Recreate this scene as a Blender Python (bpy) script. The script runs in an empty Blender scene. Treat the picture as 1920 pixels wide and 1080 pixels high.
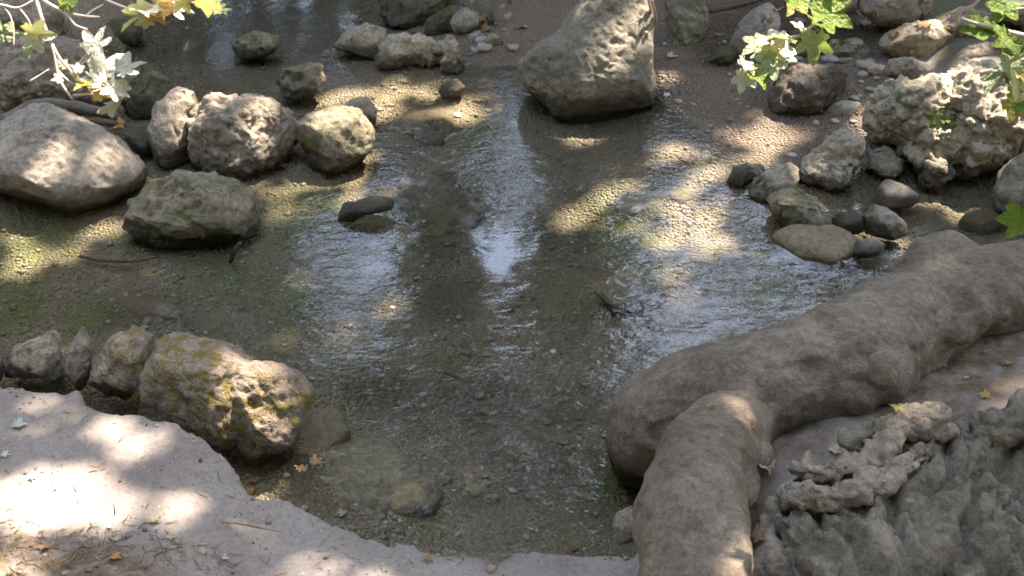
import bpy, bmesh, math, random
import numpy as np
from mathutils import Vector, Matrix

random.seed(7)
RNG = np.random.default_rng(11)
sc = bpy.context.scene
COL = sc.collection

# ------------------------------------------------------------------ camera, sky, sun, exposure
CAM_H, PITCH, HFOV = 2.2, math.radians(33), math.radians(42)
FPX = 960 / math.tan(HFOV / 2)
cam_d = bpy.data.cameras.new("camera")
cam_d.sensor_width = 36
cam_d.lens = 18 / math.tan(HFOV / 2)
cam_d.clip_start, cam_d.clip_end = 0.05, 500
cam = bpy.data.objects.new("camera", cam_d)
COL.objects.link(cam)
cam.location = (0, 0, CAM_H)
cam.rotation_euler = (math.pi / 2 - PITCH, 0, 0)
sc.camera = cam
cam_d.dof.use_dof = True
cam_d.dof.focus_distance = 3.4
cam_d.dof.aperture_fstop = 8.0

SUN = np.array([0.34, 0.30, 0.89]); SUN /= np.linalg.norm(SUN)
world = bpy.data.worlds.new("World"); sc.world = world
world.use_nodes = True
wn = world.node_tree.nodes; wl = world.node_tree.links
sky = wn.new("ShaderNodeTexSky"); sky.sky_type = 'NISHITA'; sky.sun_disc = False
sky.sun_elevation = math.asin(SUN[2]); sky.sun_rotation = math.atan2(SUN[0], SUN[1])
sky.air_density = 1.0; sky.dust_density = 1.2; sky.ozone_density = 1.0
wl.new(sky.outputs[0], wn["Background"].inputs[0])
wn["Background"].inputs[1].default_value = 0.15
sun_d = bpy.data.lights.new("sun", 'SUN'); sun_d.energy = 2.0; sun_d.angle = math.radians(0.55)
sun_d.color = (1.0, 0.955, 0.95)
sun_o = bpy.data.objects.new("sun", sun_d); COL.objects.link(sun_o)
sun_o.rotation_euler = Vector(-SUN).to_track_quat('-Z', 'Y').to_euler()
sun_o.location = (3, 3, 12)
sc.view_settings.view_transform = 'Standard'
sc.view_settings.look = 'None'
sc.view_settings.exposure = 3.82
sc.view_settings.gamma = 1.0
sc.view_settings.use_white_balance = True      # camera set for open shade
sc.view_settings.white_balance_temperature = 7700
sc.view_settings.white_balance_tint = 12
sc.cycles.use_denoising = True
sc.cycles.max_bounces = 10
sc.cycles.diffuse_bounces = 4
sc.cycles.transparent_max_bounces = 12
sc.cycles.sample_clamp_indirect = 6.0

# ------------------------------------------------------------------ image <-> world
FW = np.array([0, math.cos(PITCH), -math.sin(PITCH)])
UP = np.array([0, math.sin(PITCH), math.cos(PITCH)])
RT = np.array([1.0, 0, 0])
CP = np.array([0, 0, CAM_H])
def ray(px, py): return FW + RT * ((px - 960) / FPX) + UP * ((540 - py) / FPX)
def W(px, py, z=0.0):
    d = ray(px, py); return CP + d * ((z - CAM_H) / d[2])
def WD(px, py, D): return CP + ray(px, py) * D
def depth_of(p): return float(np.dot(p - CP, FW))

# ------------------------------------------------------------------ numpy noise
_perm = np.random.default_rng(3).permutation(256); _perm = np.concatenate([_perm] * 3)
_g = np.random.default_rng(4).normal(size=(256, 3)); _g /= np.linalg.norm(_g, axis=1)[:, None]
def perlin(p):
    p = np.asarray(p, float); i = np.floor(p).astype(int); f = p - i; i &= 255
    u = f * f * f * (f * (f * 6 - 15) + 10)
    out = 0
    for dx in (0, 1):
        for dy in (0, 1):
            for dz in (0, 1):
                h = _perm[_perm[_perm[(i[:, 0] + dx) & 255] + ((i[:, 1] + dy) & 255)] + ((i[:, 2] + dz) & 255)]
                g = _g[h]
                d = g[:, 0] * (f[:, 0] - dx) + g[:, 1] * (f[:, 1] - dy) + g[:, 2] * (f[:, 2] - dz)
                w = (u[:, 0] if dx else 1 - u[:, 0]) * (u[:, 1] if dy else 1 - u[:, 1]) * (u[:, 2] if dz else 1 - u[:, 2])
                out = out + w * d
    return out * 1.6
def fbm(p, oct=4, gain=0.5, ridged=False):
    p = np.asarray(p, float); a = 1.0; s = 0; n = 0
    for k in range(oct):
        v = perlin(p * (2 ** k) + 17.3 * k)
        if ridged: v = 1 - 2 * np.abs(v)
        s = s + a * v; n += a; a *= gain
    return s / n
def worley(p):
    p = np.asarray(p, float); i = np.floor(p).astype(int)
    d1 = np.full(len(p), 9.0); d2 = np.full(len(p), 9.0)
    for dx in (-1, 0, 1):
        for dy in (-1, 0, 1):
            for dz in (-1, 0, 1):
                c = i + np.array([dx, dy, dz]); q = c & 255
                h = _perm[_perm[_perm[q[:, 0]] + q[:, 1]] + q[:, 2]]
                pt = c + 0.5 + 0.55 * _g[h]
                d = np.sum((p - pt) ** 2, axis=1)
                m = d < d1
                d2 = np.where(m, d1, np.minimum(d2, d)); d1 = np.where(m, d, d1)
    return np.sqrt(d1), np.sqrt(d2)
def smooth(x, a, b):
    t = np.clip((x - a) / (b - a), 0, 1); return t * t * (3 - 2 * t)

# ------------------------------------------------------------------ mesh helpers
def mk_mesh(name, v, f, smooth_shade=True):
    v = np.ascontiguousarray(v, np.float32); f = np.ascontiguousarray(f, np.int32)
    me = bpy.data.meshes.new(name)
    me.vertices.add(len(v)); me.vertices.foreach_set("co", v.ravel())
    n = f.shape[1]
    me.loops.add(f.size); me.loops.foreach_set("vertex_index", f.ravel())
    me.polygons.add(len(f)); me.polygons.foreach_set("loop_start", np.arange(0, f.size, n, dtype=np.int32))
    if smooth_shade: me.polygons.foreach_set("use_smooth", np.ones(len(f), bool))
    me.update(calc_edges=True); me.validate()
    return me
def vattr(me, name, rgb):
    a = me.color_attributes.new(name, 'FLOAT_COLOR', 'POINT')
    c = np.ones((len(me.vertices), 4), np.float32); c[:, :rgb.shape[1]] = rgb
    a.data.foreach_set("color", c.ravel())
def tag(o, label=None, cat=None, group=None, kind=None):
    if label: o["label"] = label
    if cat: o["category"] = cat
    if group: o["group"] = group
    if kind: o["kind"] = kind
    return o
def link(name, me, mat=None, parent=None, loc=None):
    o = bpy.data.objects.new(name, me)
    if mat and me and not me.materials: me.materials.append(mat)
    COL.objects.link(o)
    if loc is not None: o.location = loc
    if parent: o.parent = parent
    return o
def put(name, v, f, mat, parent=None, origin=None):
    v = np.asarray(v, float)
    if origin is None:
        origin = np.array([v[:, 0].mean(), v[:, 1].mean(), v[:, 2].min()])
    if parent: origin = np.array(parent.location)
    me = mk_mesh(name, v - origin, f)
    o = link(name, me, mat, parent)
    o.location = (0, 0, 0) if parent else origin
    return o
def vnormals(v, f):
    a, b, c = v[f[:, 0]], v[f[:, 1]], v[f[:, 2]]
    fn = np.cross(b - a, c - a); n = np.zeros_like(v)
    for k in range(f.shape[1]): np.add.at(n, f[:, k], fn)
    return n / (np.linalg.norm(n, axis=1)[:, None] + 1e-12)
_ico = {}
def ico(s):
    if s not in _ico:
        bm = bmesh.new(); bmesh.ops.create_icosphere(bm, subdivisions=s, radius=1)
        _ico[s] = (np.array([x.co[:] for x in bm.verts]), np.array([[y.index for y in x.verts] for x in bm.faces])); bm.free()
    return _ico[s][0].copy(), _ico[s][1].copy()
def catmull(P, n):
    P = np.asarray(P, float); P = np.vstack([2 * P[0] - P[1], P, 2 * P[-1] - P[-2]]); out = []
    for i in range(1, len(P) - 2):
        for t in np.linspace(0, 1, n, endpoint=False):
            a, b, c, d = P[i - 1], P[i], P[i + 1], P[i + 2]
            out.append(.5 * (2 * b + (c - a) * t + (2 * a - 5 * b + 4 * c - d) * t * t + (3 * b - a - 3 * c + d) * t ** 3))
    out.append(P[-2]); return np.array(out)
def tube(P, R, n=4, seg=8, tri=False):
    X = catmull(np.hstack([np.asarray(P, float), np.asarray(R, float)[:, None]]), n)
    C, R = X[:, :3], np.maximum(X[:, 3], 1e-4)
    T = np.gradient(C, axis=0); T /= np.linalg.norm(T, axis=1)[:, None] + 1e-9
    ref = np.array([0.13, 0.21, 0.97]); A = np.cross(T, ref); bad = np.linalg.norm(A, axis=1) < .2
    A[bad] = np.cross(T[bad], [1, 0, 0]); A /= np.linalg.norm(A, axis=1)[:, None]; B = np.cross(T, A)
    th = np.linspace(0, 2 * np.pi, seg, endpoint=False)
    v = (C[:, None] + R[:, None, None] * (np.cos(th)[None, :, None] * A[:, None] + np.sin(th)[None, :, None] * B[:, None])).reshape(-1, 3)
    m = len(C); f = []
    for i in range(m - 1):
        for j in range(seg):
            a, b = i * seg + j, i * seg + (j + 1) % seg; f.append((a, b, b + seg, a + seg))
    v = np.vstack([v, C[0], C[-1]]); f = np.array(f)
    t = np.vstack([f[:, [0, 1, 2]], f[:, [0, 2, 3]]])
    cap = [(m * seg, (j + 1) % seg, j) for j in range(seg)] + [(m * seg + 1, (m - 1) * seg + j, (m - 1) * seg + (j + 1) % seg) for j in range(seg)]
    return v, np.vstack([t, cap])
def merge(parts):
    vs, fs, o = [], [], 0
    for v, f in parts: vs.append(v); fs.append(f + o); o += len(v)
    return np.vstack(vs), np.vstack(fs)
def remesh(v, f, voxel, smooth_it=4):
    me = mk_mesh("tmp", v, f); o = bpy.data.objects.new("tmp", me); COL.objects.link(o)
    m = o.modifiers.new("r", 'REMESH'); m.mode = 'VOXEL'; m.voxel_size = voxel
    if smooth_it:
        s = o.modifiers.new("s", 'SMOOTH'); s.iterations = smooth_it; s.factor = .5
    t = o.modifiers.new("t", 'TRIANGULATE')
    dg = bpy.context.evaluated_depsgraph_get(); dg.update(); ev = o.evaluated_get(dg); em = ev.to_mesh()
    vv = np.empty(len(em.vertices) * 3, np.float32); em.vertices.foreach_get("co", vv)
    ff = np.empty(len(em.loops), np.int32); em.loops.foreach_get("vertex_index", ff)
    vv, ff = vv.reshape(-1, 3).astype(float), ff.reshape(-1, 3).copy()
    ev.to_mesh_clear(); bpy.data.objects.remove(o); bpy.data.meshes.remove(me)
    return vv, ff

# ------------------------------------------------------------------ materials
class NT:
    def __init__(s, name):
        s.m = bpy.data.materials.new(name); s.m.use_nodes = True; s.t = s.m.node_tree
        s.t.nodes.clear(); s.out = s.t.nodes.new("ShaderNodeOutputMaterial")
    def n(s, typ, ins=None, **props):
        o = s.t.nodes.new(typ)
        for k, v in props.items(): setattr(o, k, v)
        for k, v in (ins or {}).items():
            if hasattr(v, "is_output") or isinstance(v, bpy.types.NodeSocket): s.t.links.new(v, o.inputs[k])
            else: o.inputs[k].default_value = v
        return o
    def pos(s): return s.n("ShaderNodeNewGeometry").outputs["Position"]
    def noise(s, vec, scale, detail=4, rough=.55, dist=0):
        return s.n("ShaderNodeTexNoise", {"Vector": vec, "Scale": scale, "Detail": detail, "Roughness": rough, "Distortion": dist}).outputs["Fac"]
    def vor(s, vec, scale, feature='F1', out="Distance"):
        return s.n("ShaderNodeTexVoronoi", {"Vector": vec, "Scale": scale}, feature=feature).outputs[out]
    def ramp(s, fac, stops, interp='LINEAR'):
        r = s.n("ShaderNodeValToRGB", {"Fac": fac}); cr = r.color_ramp; cr.interpolation = interp
        while len(cr.elements) < len(stops): cr.elements.new(.5)
        for e, (p, c) in zip(cr.elements, stops):
            e.position = p; e.color = (*c, 1) if not isinstance(c, (int, float)) else (c, c, c, 1)
        return r.outputs["Color"]
    def mix(s, fac, a, b, mode='MIX'):
        o = s.n("ShaderNodeMix", data_type='RGBA', blend_type=mode)
        for k, v in ((0, fac), (6, a), (7, b)):
            if isinstance(v, bpy.types.NodeSocket): s.t.links.new(v, o.inputs[k])
            elif k == 0: o.inputs[0].default_value = v
            else: o.inputs[k].default_value = (*v, 1)
        return o.outputs[2]
    def math(s, op, a, b=0.0, clamp=False):
        o = s.n("ShaderNodeMath", operation=op, use_clamp=clamp)
        for k, v in ((0, a), (1, b)):
            if isinstance(v, bpy.types.NodeSocket): s.t.links.new(v, o.inputs[k])
            else: o.inputs[k].default_value = v
        return o.outputs[0]
    def maprange(s, v, a, b, c=0, d=1):
        return s.n("ShaderNodeMapRange", {"Value": v, "From Min": a, "From Max": b, "To Min": c, "To Max": d}).outputs[0]
    def bump(s, h, strength, dist, normal=None):
        d = {"Height": h, "Strength": strength, "Distance": dist}
        if normal is not None: d["Normal"] = normal
        return s.n("ShaderNodeBump", d).outputs[0]
    def bsdf(s, color, rough=.9, normal=None, spec=.3):
        d = {"Base Color": color if isinstance(color, bpy.types.NodeSocket) else (*color, 1), "Roughness": rough, "Specular IOR Level": spec}
        if normal is not None: d["Normal"] = normal
        return s.n("ShaderNodeBsdfPrincipled", d).outputs[0]
    def done(s, sh): s.t.links.new(sh, s.out.inputs["Surface"]); return s.m

def rock_mat(name, c1, c2, dark=.35, moss=0.0, moss_col=(.075, .085, .022), wet_z=0.03, pit=55, bump=.6, speck=.5, ochre=0.0, wetall=False):
    t = NT(name); p = t.pos()
    z = t.n("ShaderNodeSeparateXYZ", {0: p}).outputs[2]
    c1, c2 = [tuple(np.array(c) * np.array([1.05, 1.0, .91])) for c in (c1, c2)]
    col = t.mix(t.maprange(t.noise(p, 7, 5), .35, .68), c1, c2)
    fine = t.noise(p, 60, 6, .7)
    col = t.mix(1, col, t.ramp(fine, [(.3, .55), (.52, 1.0), (.75, 1.2)]), 'MULTIPLY')
    blot = t.maprange(t.noise(p, 16, 5, .65, .6), .50, .68)
    col = t.mix(t.math('MULTIPLY', blot, dark), col, (.075, .07, .06))
    pale = t.maprange(t.noise(p, 26, 5, .7), .60, .74)
    col = t.mix(t.math('MULTIPLY', pale, speck * .6), col, (.46, .42, .36))
    pits = t.math('MULTIPLY', t.maprange(t.noise(p, pit, 4, .6), .32, .45, 1, 0), t.maprange(t.noise(p, 5, 3), .38, .6))
    col = t.mix(t.math('MULTIPLY', pits, .55), col, (.045, .04, .032))
    if ochre:
        om = t.math('MULTIPLY', t.maprange(t.noise(p, 30, 5, .75, .4), .45, .56), t.maprange(t.noise(p, 7, 2), .38, .52))
        col = t.mix(t.math('MULTIPLY', om, ochre), col, (.21, .165, .03))
    if moss:
        low = t.maprange(z, -.02, .28, 1, .25)
        mm = t.math('MULTIPLY', t.maprange(t.noise(p, 10, 5, .7), .62 - .3 * moss, .72 - .2 * moss), low)
        col = t.mix(t.math('MULTIPLY', mm, .85), col, moss_col)
    wn_ = t.math('ADD', z, t.math('MULTIPLY', t.math('SUBTRACT', t.noise(p, 20, 3), .5), .05))
    wet = t.maprange(wn_, wet_z, wet_z + .025, 1, 0)
    if wetall: wet = t.math('MAXIMUM', wet, t.maprange(t.noise(p, 9, 3), .3, .6))
    col = t.mix(t.math('MULTIPLY', wet, .74), col, (.035, .028, .018))
    rough = t.maprange(wet, 0, 1, .92, .28)
    h = t.math('ADD', t.noise(p, 90, 6, .7), t.math('MULTIPLY', t.noise(p, 24, 5, .6), 1.6))
    h = t.math('SUBTRACT', h, t.math('MULTIPLY', pits, .5))
    return t.done(t.bsdf(col, rough, t.bump(h, bump, .014), .35))

def plain_mat(name, c1, c2, scale=40, rough=.85, bump=.3):
    t = NT(name); p = t.pos(); n = t.noise(p, scale, 4, .6)
    col = t.mix(t.maprange(n, .35, .65), c1, c2)
    return t.done(t.bsdf(col, rough, t.bump(n, bump, .004)))

def leaf_mat(name, c1, c2, trans=.35, rough=.45, spec=.4, vein=True):
    t = NT(name); p = t.n("ShaderNodeTexCoord").outputs["Object"]
    rnd = t.n("ShaderNodeObjectInfo").outputs["Random"]
    fac = t.math('ADD', t.math('MULTIPLY', t.noise(p, 2.2, 3), .7), t.math('MULTIPLY', rnd, .45))
    col = t.mix(t.maprange(fac, .3, .8), c1, c2)
    b = t.bsdf(col, rough, t.bump(t.noise(p, 5, 3), .35, .15), spec)
    tr = t.n("ShaderNodeBsdfTranslucent", {0: t.mix(1, col, (1.0, 1.1, .45), 'MULTIPLY')}).outputs[0]
    return t.done(t.n("ShaderNodeMixShader", {0: trans, 1: b, 2: tr}).outputs[0])

GREY, BUFF = (.30, .275, .24), (.40, .37, .32)
M_lime = rock_mat("limestone", (.25, .215, .175), (.35, .305, .255), .55, .25)
M_smooth = rock_mat("smooth_limestone", (.22, .20, .17), (.32, .29, .25), .45, .12, pit=30, bump=.35, speck=.35)
M_moss = rock_mat("mossy_limestone", (.21, .185, .13), (.30, .265, .205), .6, .6)
M_deepmoss = rock_mat("deep_mossy_rock", (.13, .12, .085), (.22, .2, .15), .7, 1.0, (.045, .055, .015))
M_tufa = rock_mat("tufa", (.31, .265, .205), (.42, .37, .295), .35, .25, pit=42, bump=.9)
M_tufa_d = rock_mat("weathered_tufa", (.20, .175, .14), (.34, .30, .245), .6, .35, (.11, .11, .045), wet_z=-.5, pit=46, bump=.9, speck=.55)
M_lichen = rock_mat("lichen_boulder", (.31, .25, .205), (.42, .355, .30), .45, .1, ochre=.9, pit=48, bump=1.0)
M_brown = rock_mat("brown_rock", (.24, .21, .17), (.33, .295, .25), .5, .3)
M_wet = rock_mat("wet_dark_rock", (.10, .085, .065), (.17, .14, .11), .6, .35, pit=70, speck=.75, wetall=True)
M_olive = rock_mat("olive_boulder", (.20, .185, .145), (.30, .275, .225), .4, .25, (.17, .16, .08), pit=38, bump=.6, speck=.4, wet_z=.07)
M_under = rock_mat("submerged_stone", (.19, .155, .10), (.26, .215, .145), .4, .12, (.10, .10, .04), wet_z=-2, pit=40, speck=.1)
M_underbrown = rock_mat("submerged_brown_rock", (.13, .10, .065), (.19, .15, .10), .4, .2, wet_z=-2, speck=.15)
M_pale = rock_mat("pale_tufa", (.38, .34, .265), (.50, .455, .37), .3, .2, (.16, .15, .06), pit=42, bump=.9)
M_rim = rock_mat("pale_weathered_rim", (.33, .28, .225), (.46, .40, .335), .35, 0, wet_z=-2, pit=48, bump=.9)
M_dirt = rock_mat("dirt_clod", (.25, .208, .163), (.32, .27, .217), .3, 0, wet_z=.0, pit=60, bump=.5, speck=.2)

# ------------------------------------------------------------------ ground: streambed and banks in one sheet
LIP = [(-900, 690, .22), (0, 703, .22), (60, 706, .22), (150, 722, .22), (170, 746, .21), (250, 753, .21), (320, 766, .21), (380, 805, .20), (440, 850, .19),
       (462, 880, .18), (476, 908, .17), (540, 926, .16), (575, 937, .16), (640, 960, .15), (690, 988, .14), (740, 993, .14), (800, 1003, .14),
       (880, 1016, .13), (922, 1036, .12), (970, 1014, .13), (1060, 1022, .13), (1190, 1016, .14), (1240, 880, .14), (1330, 790, .16),
       (1450, 735, .18), (1600, 660, .2), (1750, 575, .22), (1850, 520, .22), (2100, 470, .22), (2700, 430, .22)]
lw = np.array([W(a, b, c) for a, b, c in LIP]); lw = lw[np.argsort(lw[:, 0])]
CTRL = [(450, 60, -.10), (600, 20, -.10), (300, 120, -.08), (560, 210, -.06), (900, 250, -.035), (760, 180, -.03), (930, 150, -.01), (930, 60, .05), (1000, 30, .07), (1100, 232, -.06), (1170, 240, -.05), (1010, 200, -.045), (1040, 260, -.04),
        (1290, 130, .05), (1380, 180, .035), (1250, 230, .004), (1400, 270, .012), (1440, 285, .01), (1300, 320, -.015), (1230, 360, -.03), (1420, 330, -.005),
        (1560, 90, .10), (1650, 120, .12), (1800, 40, .25), (1900, 110, .22), (1650, 230, .06), (1450, 60, .12), (1350, 40, .1), (1800, 380, -.08), (1700, 400, -.06), (1600, 450, -.07), (1900, 420, -.1),
        (60, 100, .16), (0, 170, .12), (150, 40, .12), (230, 180, .0), (60, 220, .05), (250, 280, -.035), (300, 310, -.045), (550, 350, -.045), (300, 460, -.07), (100, 470, -.06), (20, 550, -.06),
        (640, 400, -.05), (680, 500, -.09), (940, 430, -.10), (1100, 450, -.10), (820, 400, -.05), (1250, 450, -.07), (1400, 480, -.08), (1300, 620, -.12), (900, 560, -.10),
        (400, 560, -.09), (600, 700, -.13), (900, 650, -.12), (900, 780, -.20), (1050, 760, -.17), (700, 800, -.19), (900, 950, -.2), (1100, 900, -.15), (650, 900, -.12), (560, 860, -.07), (1140, 700, -.15), (200, 640, -.07),
        (-300, 100, .3), (-300, 300, .06), (-300, 480, -.05), (2200, 60, .4), (2200, 250, .2), (2200, 400, -.1), (700, -150, -.06), (300, -150, -.06), (1000, -150, .15), (1500, -150, .3), (0, -150, .25), (2200, -200, .6)]
cw = np.array([W(a, b, c) for a, b, c in CTRL])
def bed_z(x, y):
    num = np.zeros_like(x); den = np.zeros_like(x)
    for c in cw:
        w = 1 / ((((x - c[0]) ** 2 + ((y - c[1]) * .8) ** 2) + .012) ** 1.6)
        num += w * c[2]; den += w
    return num / den
def lip_s(x, y):
    q = np.stack([x, np.zeros_like(x), np.zeros_like(x)], 1)
    yl = np.interp(x, lw[:, 0], lw[:, 1]) + .03 * fbm(q * 9, 3) + .014 * fbm(q * 38, 3)
    return yl - y
def ground_z(x, y, detail=True):
    x = np.asarray(x, float); y = np.asarray(y, float)
    z = bed_z(x, y)
    far = np.clip(y - 6.3, 0, None); side = np.clip(np.abs(x - .4) - 4.0, 0, None)
    z = z + .22 * np.clip(far, 0, 1.5) + .30 * np.clip(far - 1.5, 0, 40) + .5 * np.clip(side, 0, 40)  # unseen valley sides, raised to block the low sky
    d = lip_s(x, y)
    s = smooth(d, -.035, .03)
    hb = np.interp(x, lw[:, 0], lw[:, 2])
    bank = hb + .05 * np.clip(d, 0, 3) + .5 * np.clip(-2.0 - y, 0, 40) + .5 * np.clip(side, 0, 40) - .022 * np.exp(-np.clip(d, 0, None) / .05)  # slopes behind the camera and beside it also raised against low sky
    q = np.stack([x, y, z * 0], 1)
    if detail:
        bank = bank + (.02 * fbm(q * 9 + 2, 3) + .012 * fbm(q * 24 + 2, 2)) * np.exp(-np.clip(d, 0, None) / .12) + .028 * fbm(q * 3.1, 3) + .009 * fbm(q * 12 + 5, 4) + .0035 * fbm(q * 60, 3)
        w1, w2 = worley(q * 34 + np.array([0, 0, .5]))
        z = z + .014 * fbm(q * 5 + 3, 4) + .006 * fbm(q * 25, 3) + .0015 * (0.5 - w1)
    return z * (1 - s) + bank * s
def spaced(a, b, h, far_a, far_b):
    mid = np.arange(a, b + 1e-6, h); lo, hi = [a], [b]; st = h
    while lo[-1] > far_a: st *= 1.28; lo.append(lo[-1] - st)
    st = h
    while hi[-1] < far_b: st *= 1.28; hi.append(hi[-1] + st)
    return np.concatenate([lo[:0:-1], mid, hi[1:]])
gx = spaced(-2.7, 2.7, .0115, -90, 90); gy = spaced(1.55, 6.3, .0115, -60, 120)
GX, GY = np.meshgrid(gx, gy); fx, fy = GX.ravel(), GY.ravel()
fz = ground_z(fx, fy)
nx, ny = len(gx), len(gy)
idx = np.arange(nx * ny).reshape(ny, nx)
gf = np.stack([idx[:-1, :-1], idx[:-1, 1:], idx[1:, 1:], idx[1:, :-1]], -1).reshape(-1, 4)
g_me = mk_mesh("ground", np.stack([fx, fy, fz], 1), gf)
# zone masks: R dry bank soil, G algae on the bed, B brown leaf mould
dlip = lip_s(fx, fy)
dx_, dy_, dz_ = fx - CP[0], fy - CP[1], fz - CP[2]
dep = dy_ * FW[1] + dz_ * FW[2]; dep = np.where(dep < .1, .1, dep)
PX = 960 + FPX * dx_ / dep; PY = 540 - FPX * (dy_ * UP[1] + dz_ * UP[2]) / dep
inframe = (np.abs(fx) < 4) & (fy > 1) & (fy < 8)
def blob(cx, cy, rx, ry, ang=0, soft=.6, nz=.5, ns=2.2):
    a = math.radians(ang); u = (PX - cx) * math.cos(a) + (PY - cy) * math.sin(a); v = -(PX - cx) * math.sin(a) + (PY - cy) * math.cos(a)
    d = np.sqrt((u / rx) ** 2 + (v / ry) ** 2) + nz * NZ
    return np.where(inframe, 1 - smooth(d, 1 - soft, 1 + .15), 0)
NZ = fbm(np.stack([fx, fy, fz * 0], 1) * 7, 4)
dry = np.maximum(smooth(dlip, -.015, .01), smooth(fz + .03 * NZ, .085, .15))
alg = np.zeros_like(fx)
for b in [(60, 440, 60, 130, 10, .8, .9), (130, 440, 45, 70, 0, .8, .9), (30, 580, 60, 60, 0, .8, .9), (160, 590, 60, 40, 0, .8, .8), (640, 400, 130, 30, 0, .7, .6), (560, 570, 60, 70, 20, .8, .8),
          (1180, 440, 110, 90, 40, .8, .6), (900, 260, 50, 50, 60, .8, .7), (1160, 910, 80, 90, 0, .9, .8), (560, 400, 120, 70, 0, .9, .7), (300, 450, 120, 40, 0, .9, .6), (450, 530, 130, 60, 0, .9, .6), (280, 300, 60, 30, 0, .8, .6), (800, 980, 70, 40, 20, .8, .8), (1450, 560, 60, 40, 0, .8, .8)]:
    alg = np.maximum(alg, blob(*b))
mould = np.maximum(blob(120, 1060, 330, 70, 8, .7, .5), blob(1430, 980, 60, 90, 0, .8, .6))
mould = np.maximum(mould, blob(1780, 700, 260, 110, -25, .6, .4)); mould = np.maximum(mould, blob(1480, 830, 130, 70, -20, .7, .5) * .8); mould = np.maximum(mould, blob(1400, 90, 190, 60, 0, .8, .7)); mould = np.maximum(mould, blob(1600, 20, 330, 60, 0, .9, .6)); mould = np.maximum(mould, blob(60, 130, 220, 100, 0, .8, .6))
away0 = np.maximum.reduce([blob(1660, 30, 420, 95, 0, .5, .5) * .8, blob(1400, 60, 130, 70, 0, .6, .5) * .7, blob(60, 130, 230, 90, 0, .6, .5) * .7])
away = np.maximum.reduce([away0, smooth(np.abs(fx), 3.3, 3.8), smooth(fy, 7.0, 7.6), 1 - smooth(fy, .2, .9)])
mould = np.maximum(mould, away); dark = np.zeros_like(fx)  # bed darkening, painted in partly for the trees' dark reflections
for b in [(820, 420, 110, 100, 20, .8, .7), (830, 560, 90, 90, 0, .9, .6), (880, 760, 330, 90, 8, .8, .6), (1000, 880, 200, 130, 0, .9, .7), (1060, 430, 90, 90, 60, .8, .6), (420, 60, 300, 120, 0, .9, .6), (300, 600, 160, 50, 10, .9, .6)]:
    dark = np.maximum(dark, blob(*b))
bar = smooth(fz + .02 * NZ, -.02, .01) * (fx > -.5)
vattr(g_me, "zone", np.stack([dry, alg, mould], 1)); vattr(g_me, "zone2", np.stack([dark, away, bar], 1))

t = NT("stream_ground"); p = t.pos()
zone = t.n("ShaderNodeVertexColor", layer_name="zone").outputs[0]; zs = t.n("ShaderNodeSeparateColor", {0: zone}).outputs
zd2 = t.n("ShaderNodeSeparateColor", {0: t.n("ShaderNodeVertexColor", layer_name="zone2").outputs[0]}).outputs; zd = zd2[0]
z = t.n("ShaderNodeSeparateXYZ", {0: p}).outputs[2]
flat = t.n("ShaderNodeVectorMath", {0: p, 1: (1, 1, .25)}, operation='MULTIPLY').outputs[0]
v1c = t.vor(flat, 95, out="Color"); v1 = t.vor(flat, 95); v2c = t.vor(flat, 210, out="Color"); v2 = t.vor(flat, 210)
s1 = t.n("ShaderNodeSeparateColor", {0: v1c}).outputs; s2 = t.n("ShaderNodeSeparateColor", {0: v2c}).outputs
stops = [(0, (.085, .066, .045)), (.2, (.14, .112, .078)), (.4, (.19, .155, .11)), (.6, (.155, .12, .08)), (.8, (.225, .19, .14)), (.95, (.33, .29, .23)), (1, (.17, .10, .06))]
pc = t.mix(t.maprange(t.noise(flat, 14, 3), .42, .58), t.ramp(s2[0], stops, 'CONSTANT'), t.ramp(s1[0], stops, 'CONSTANT'))
sand = t.mix(t.noise(p, 120, 3), (.145, .112, .075), (.205, .163, .115))
bedc = t.mix(t.maprange(t.noise(flat, 5, 4), .38, .62, .05, .75), sand, pc)
bedc = t.mix(t.math('MULTIPLY', t.maprange(v1, .006, .0095), .0), bedc, (.02, .018, .015))
bedc = t.mix(t.maprange(t.noise(flat, 3.3, 4), .45, .7, 0, .45), bedc, (.12, .10, .068))
bedc = t.mix(1, bedc, (1.75, 1.72, 1.65), 'MULTIPLY')
bedc = t.mix(t.math('MULTIPLY', zd2[2], .85), bedc, t.mix(t.noise(p, 140, 4, .7), (.14, .10, .07), (.26, .20, .15)))
am = t.math('MULTIPLY', zs[1], t.maprange(t.noise(p, 45, 5, .7), .38, .6))
bedc = t.mix(t.math('MULTIPLY', zs[1], .4), bedc, (.12, .125, .055))
bedc = t.mix(t.math('MULTIPLY', am, .75), bedc, (.17, .21, .05))
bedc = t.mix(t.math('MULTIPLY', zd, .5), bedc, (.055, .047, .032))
soil = t.mix(t.maprange(t.noise(p, 5, 5), .35, .65), (.235, .20, .172), (.30, .26, .225))
soil = t.mix(1, soil, t.ramp(t.noise(p, 80, 6, .75), [(.28, .6), (.5, 1), (.75, 1.18)]), 'MULTIPLY')
soil = t.mix(t.maprange(t.noise(p, 2.2, 5, .6), .42, .66, 0, .5), soil, (.175, .145, .12))
soil = t.mix(t.maprange(t.noise(p, 150, 2), .66, .72, 0, .6), soil, (.14, .10, .075))
soil = t.mix(t.maprange(t.noise(p, 110, 2), .68, .74, 0, .5), soil, (.5, .47, .42))
soil = t.mix(t.maprange(t.math('ADD', z, t.math('MULTIPLY', t.noise(p, 22, 4), .06)), .10, .155, .8, 0), soil, (.085, .064, .045))
mc = t.mix(t.maprange(t.noise(p, 60, 5, .7), .35, .65), (.085, .06, .038), (.20, .145, .09))
mc = t.mix(t.maprange(t.noise(p, 26, 3), .6, .68, 0, .8), mc, (.05, .035, .025))
col = t.mix(zs[0], bedc, soil)
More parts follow.
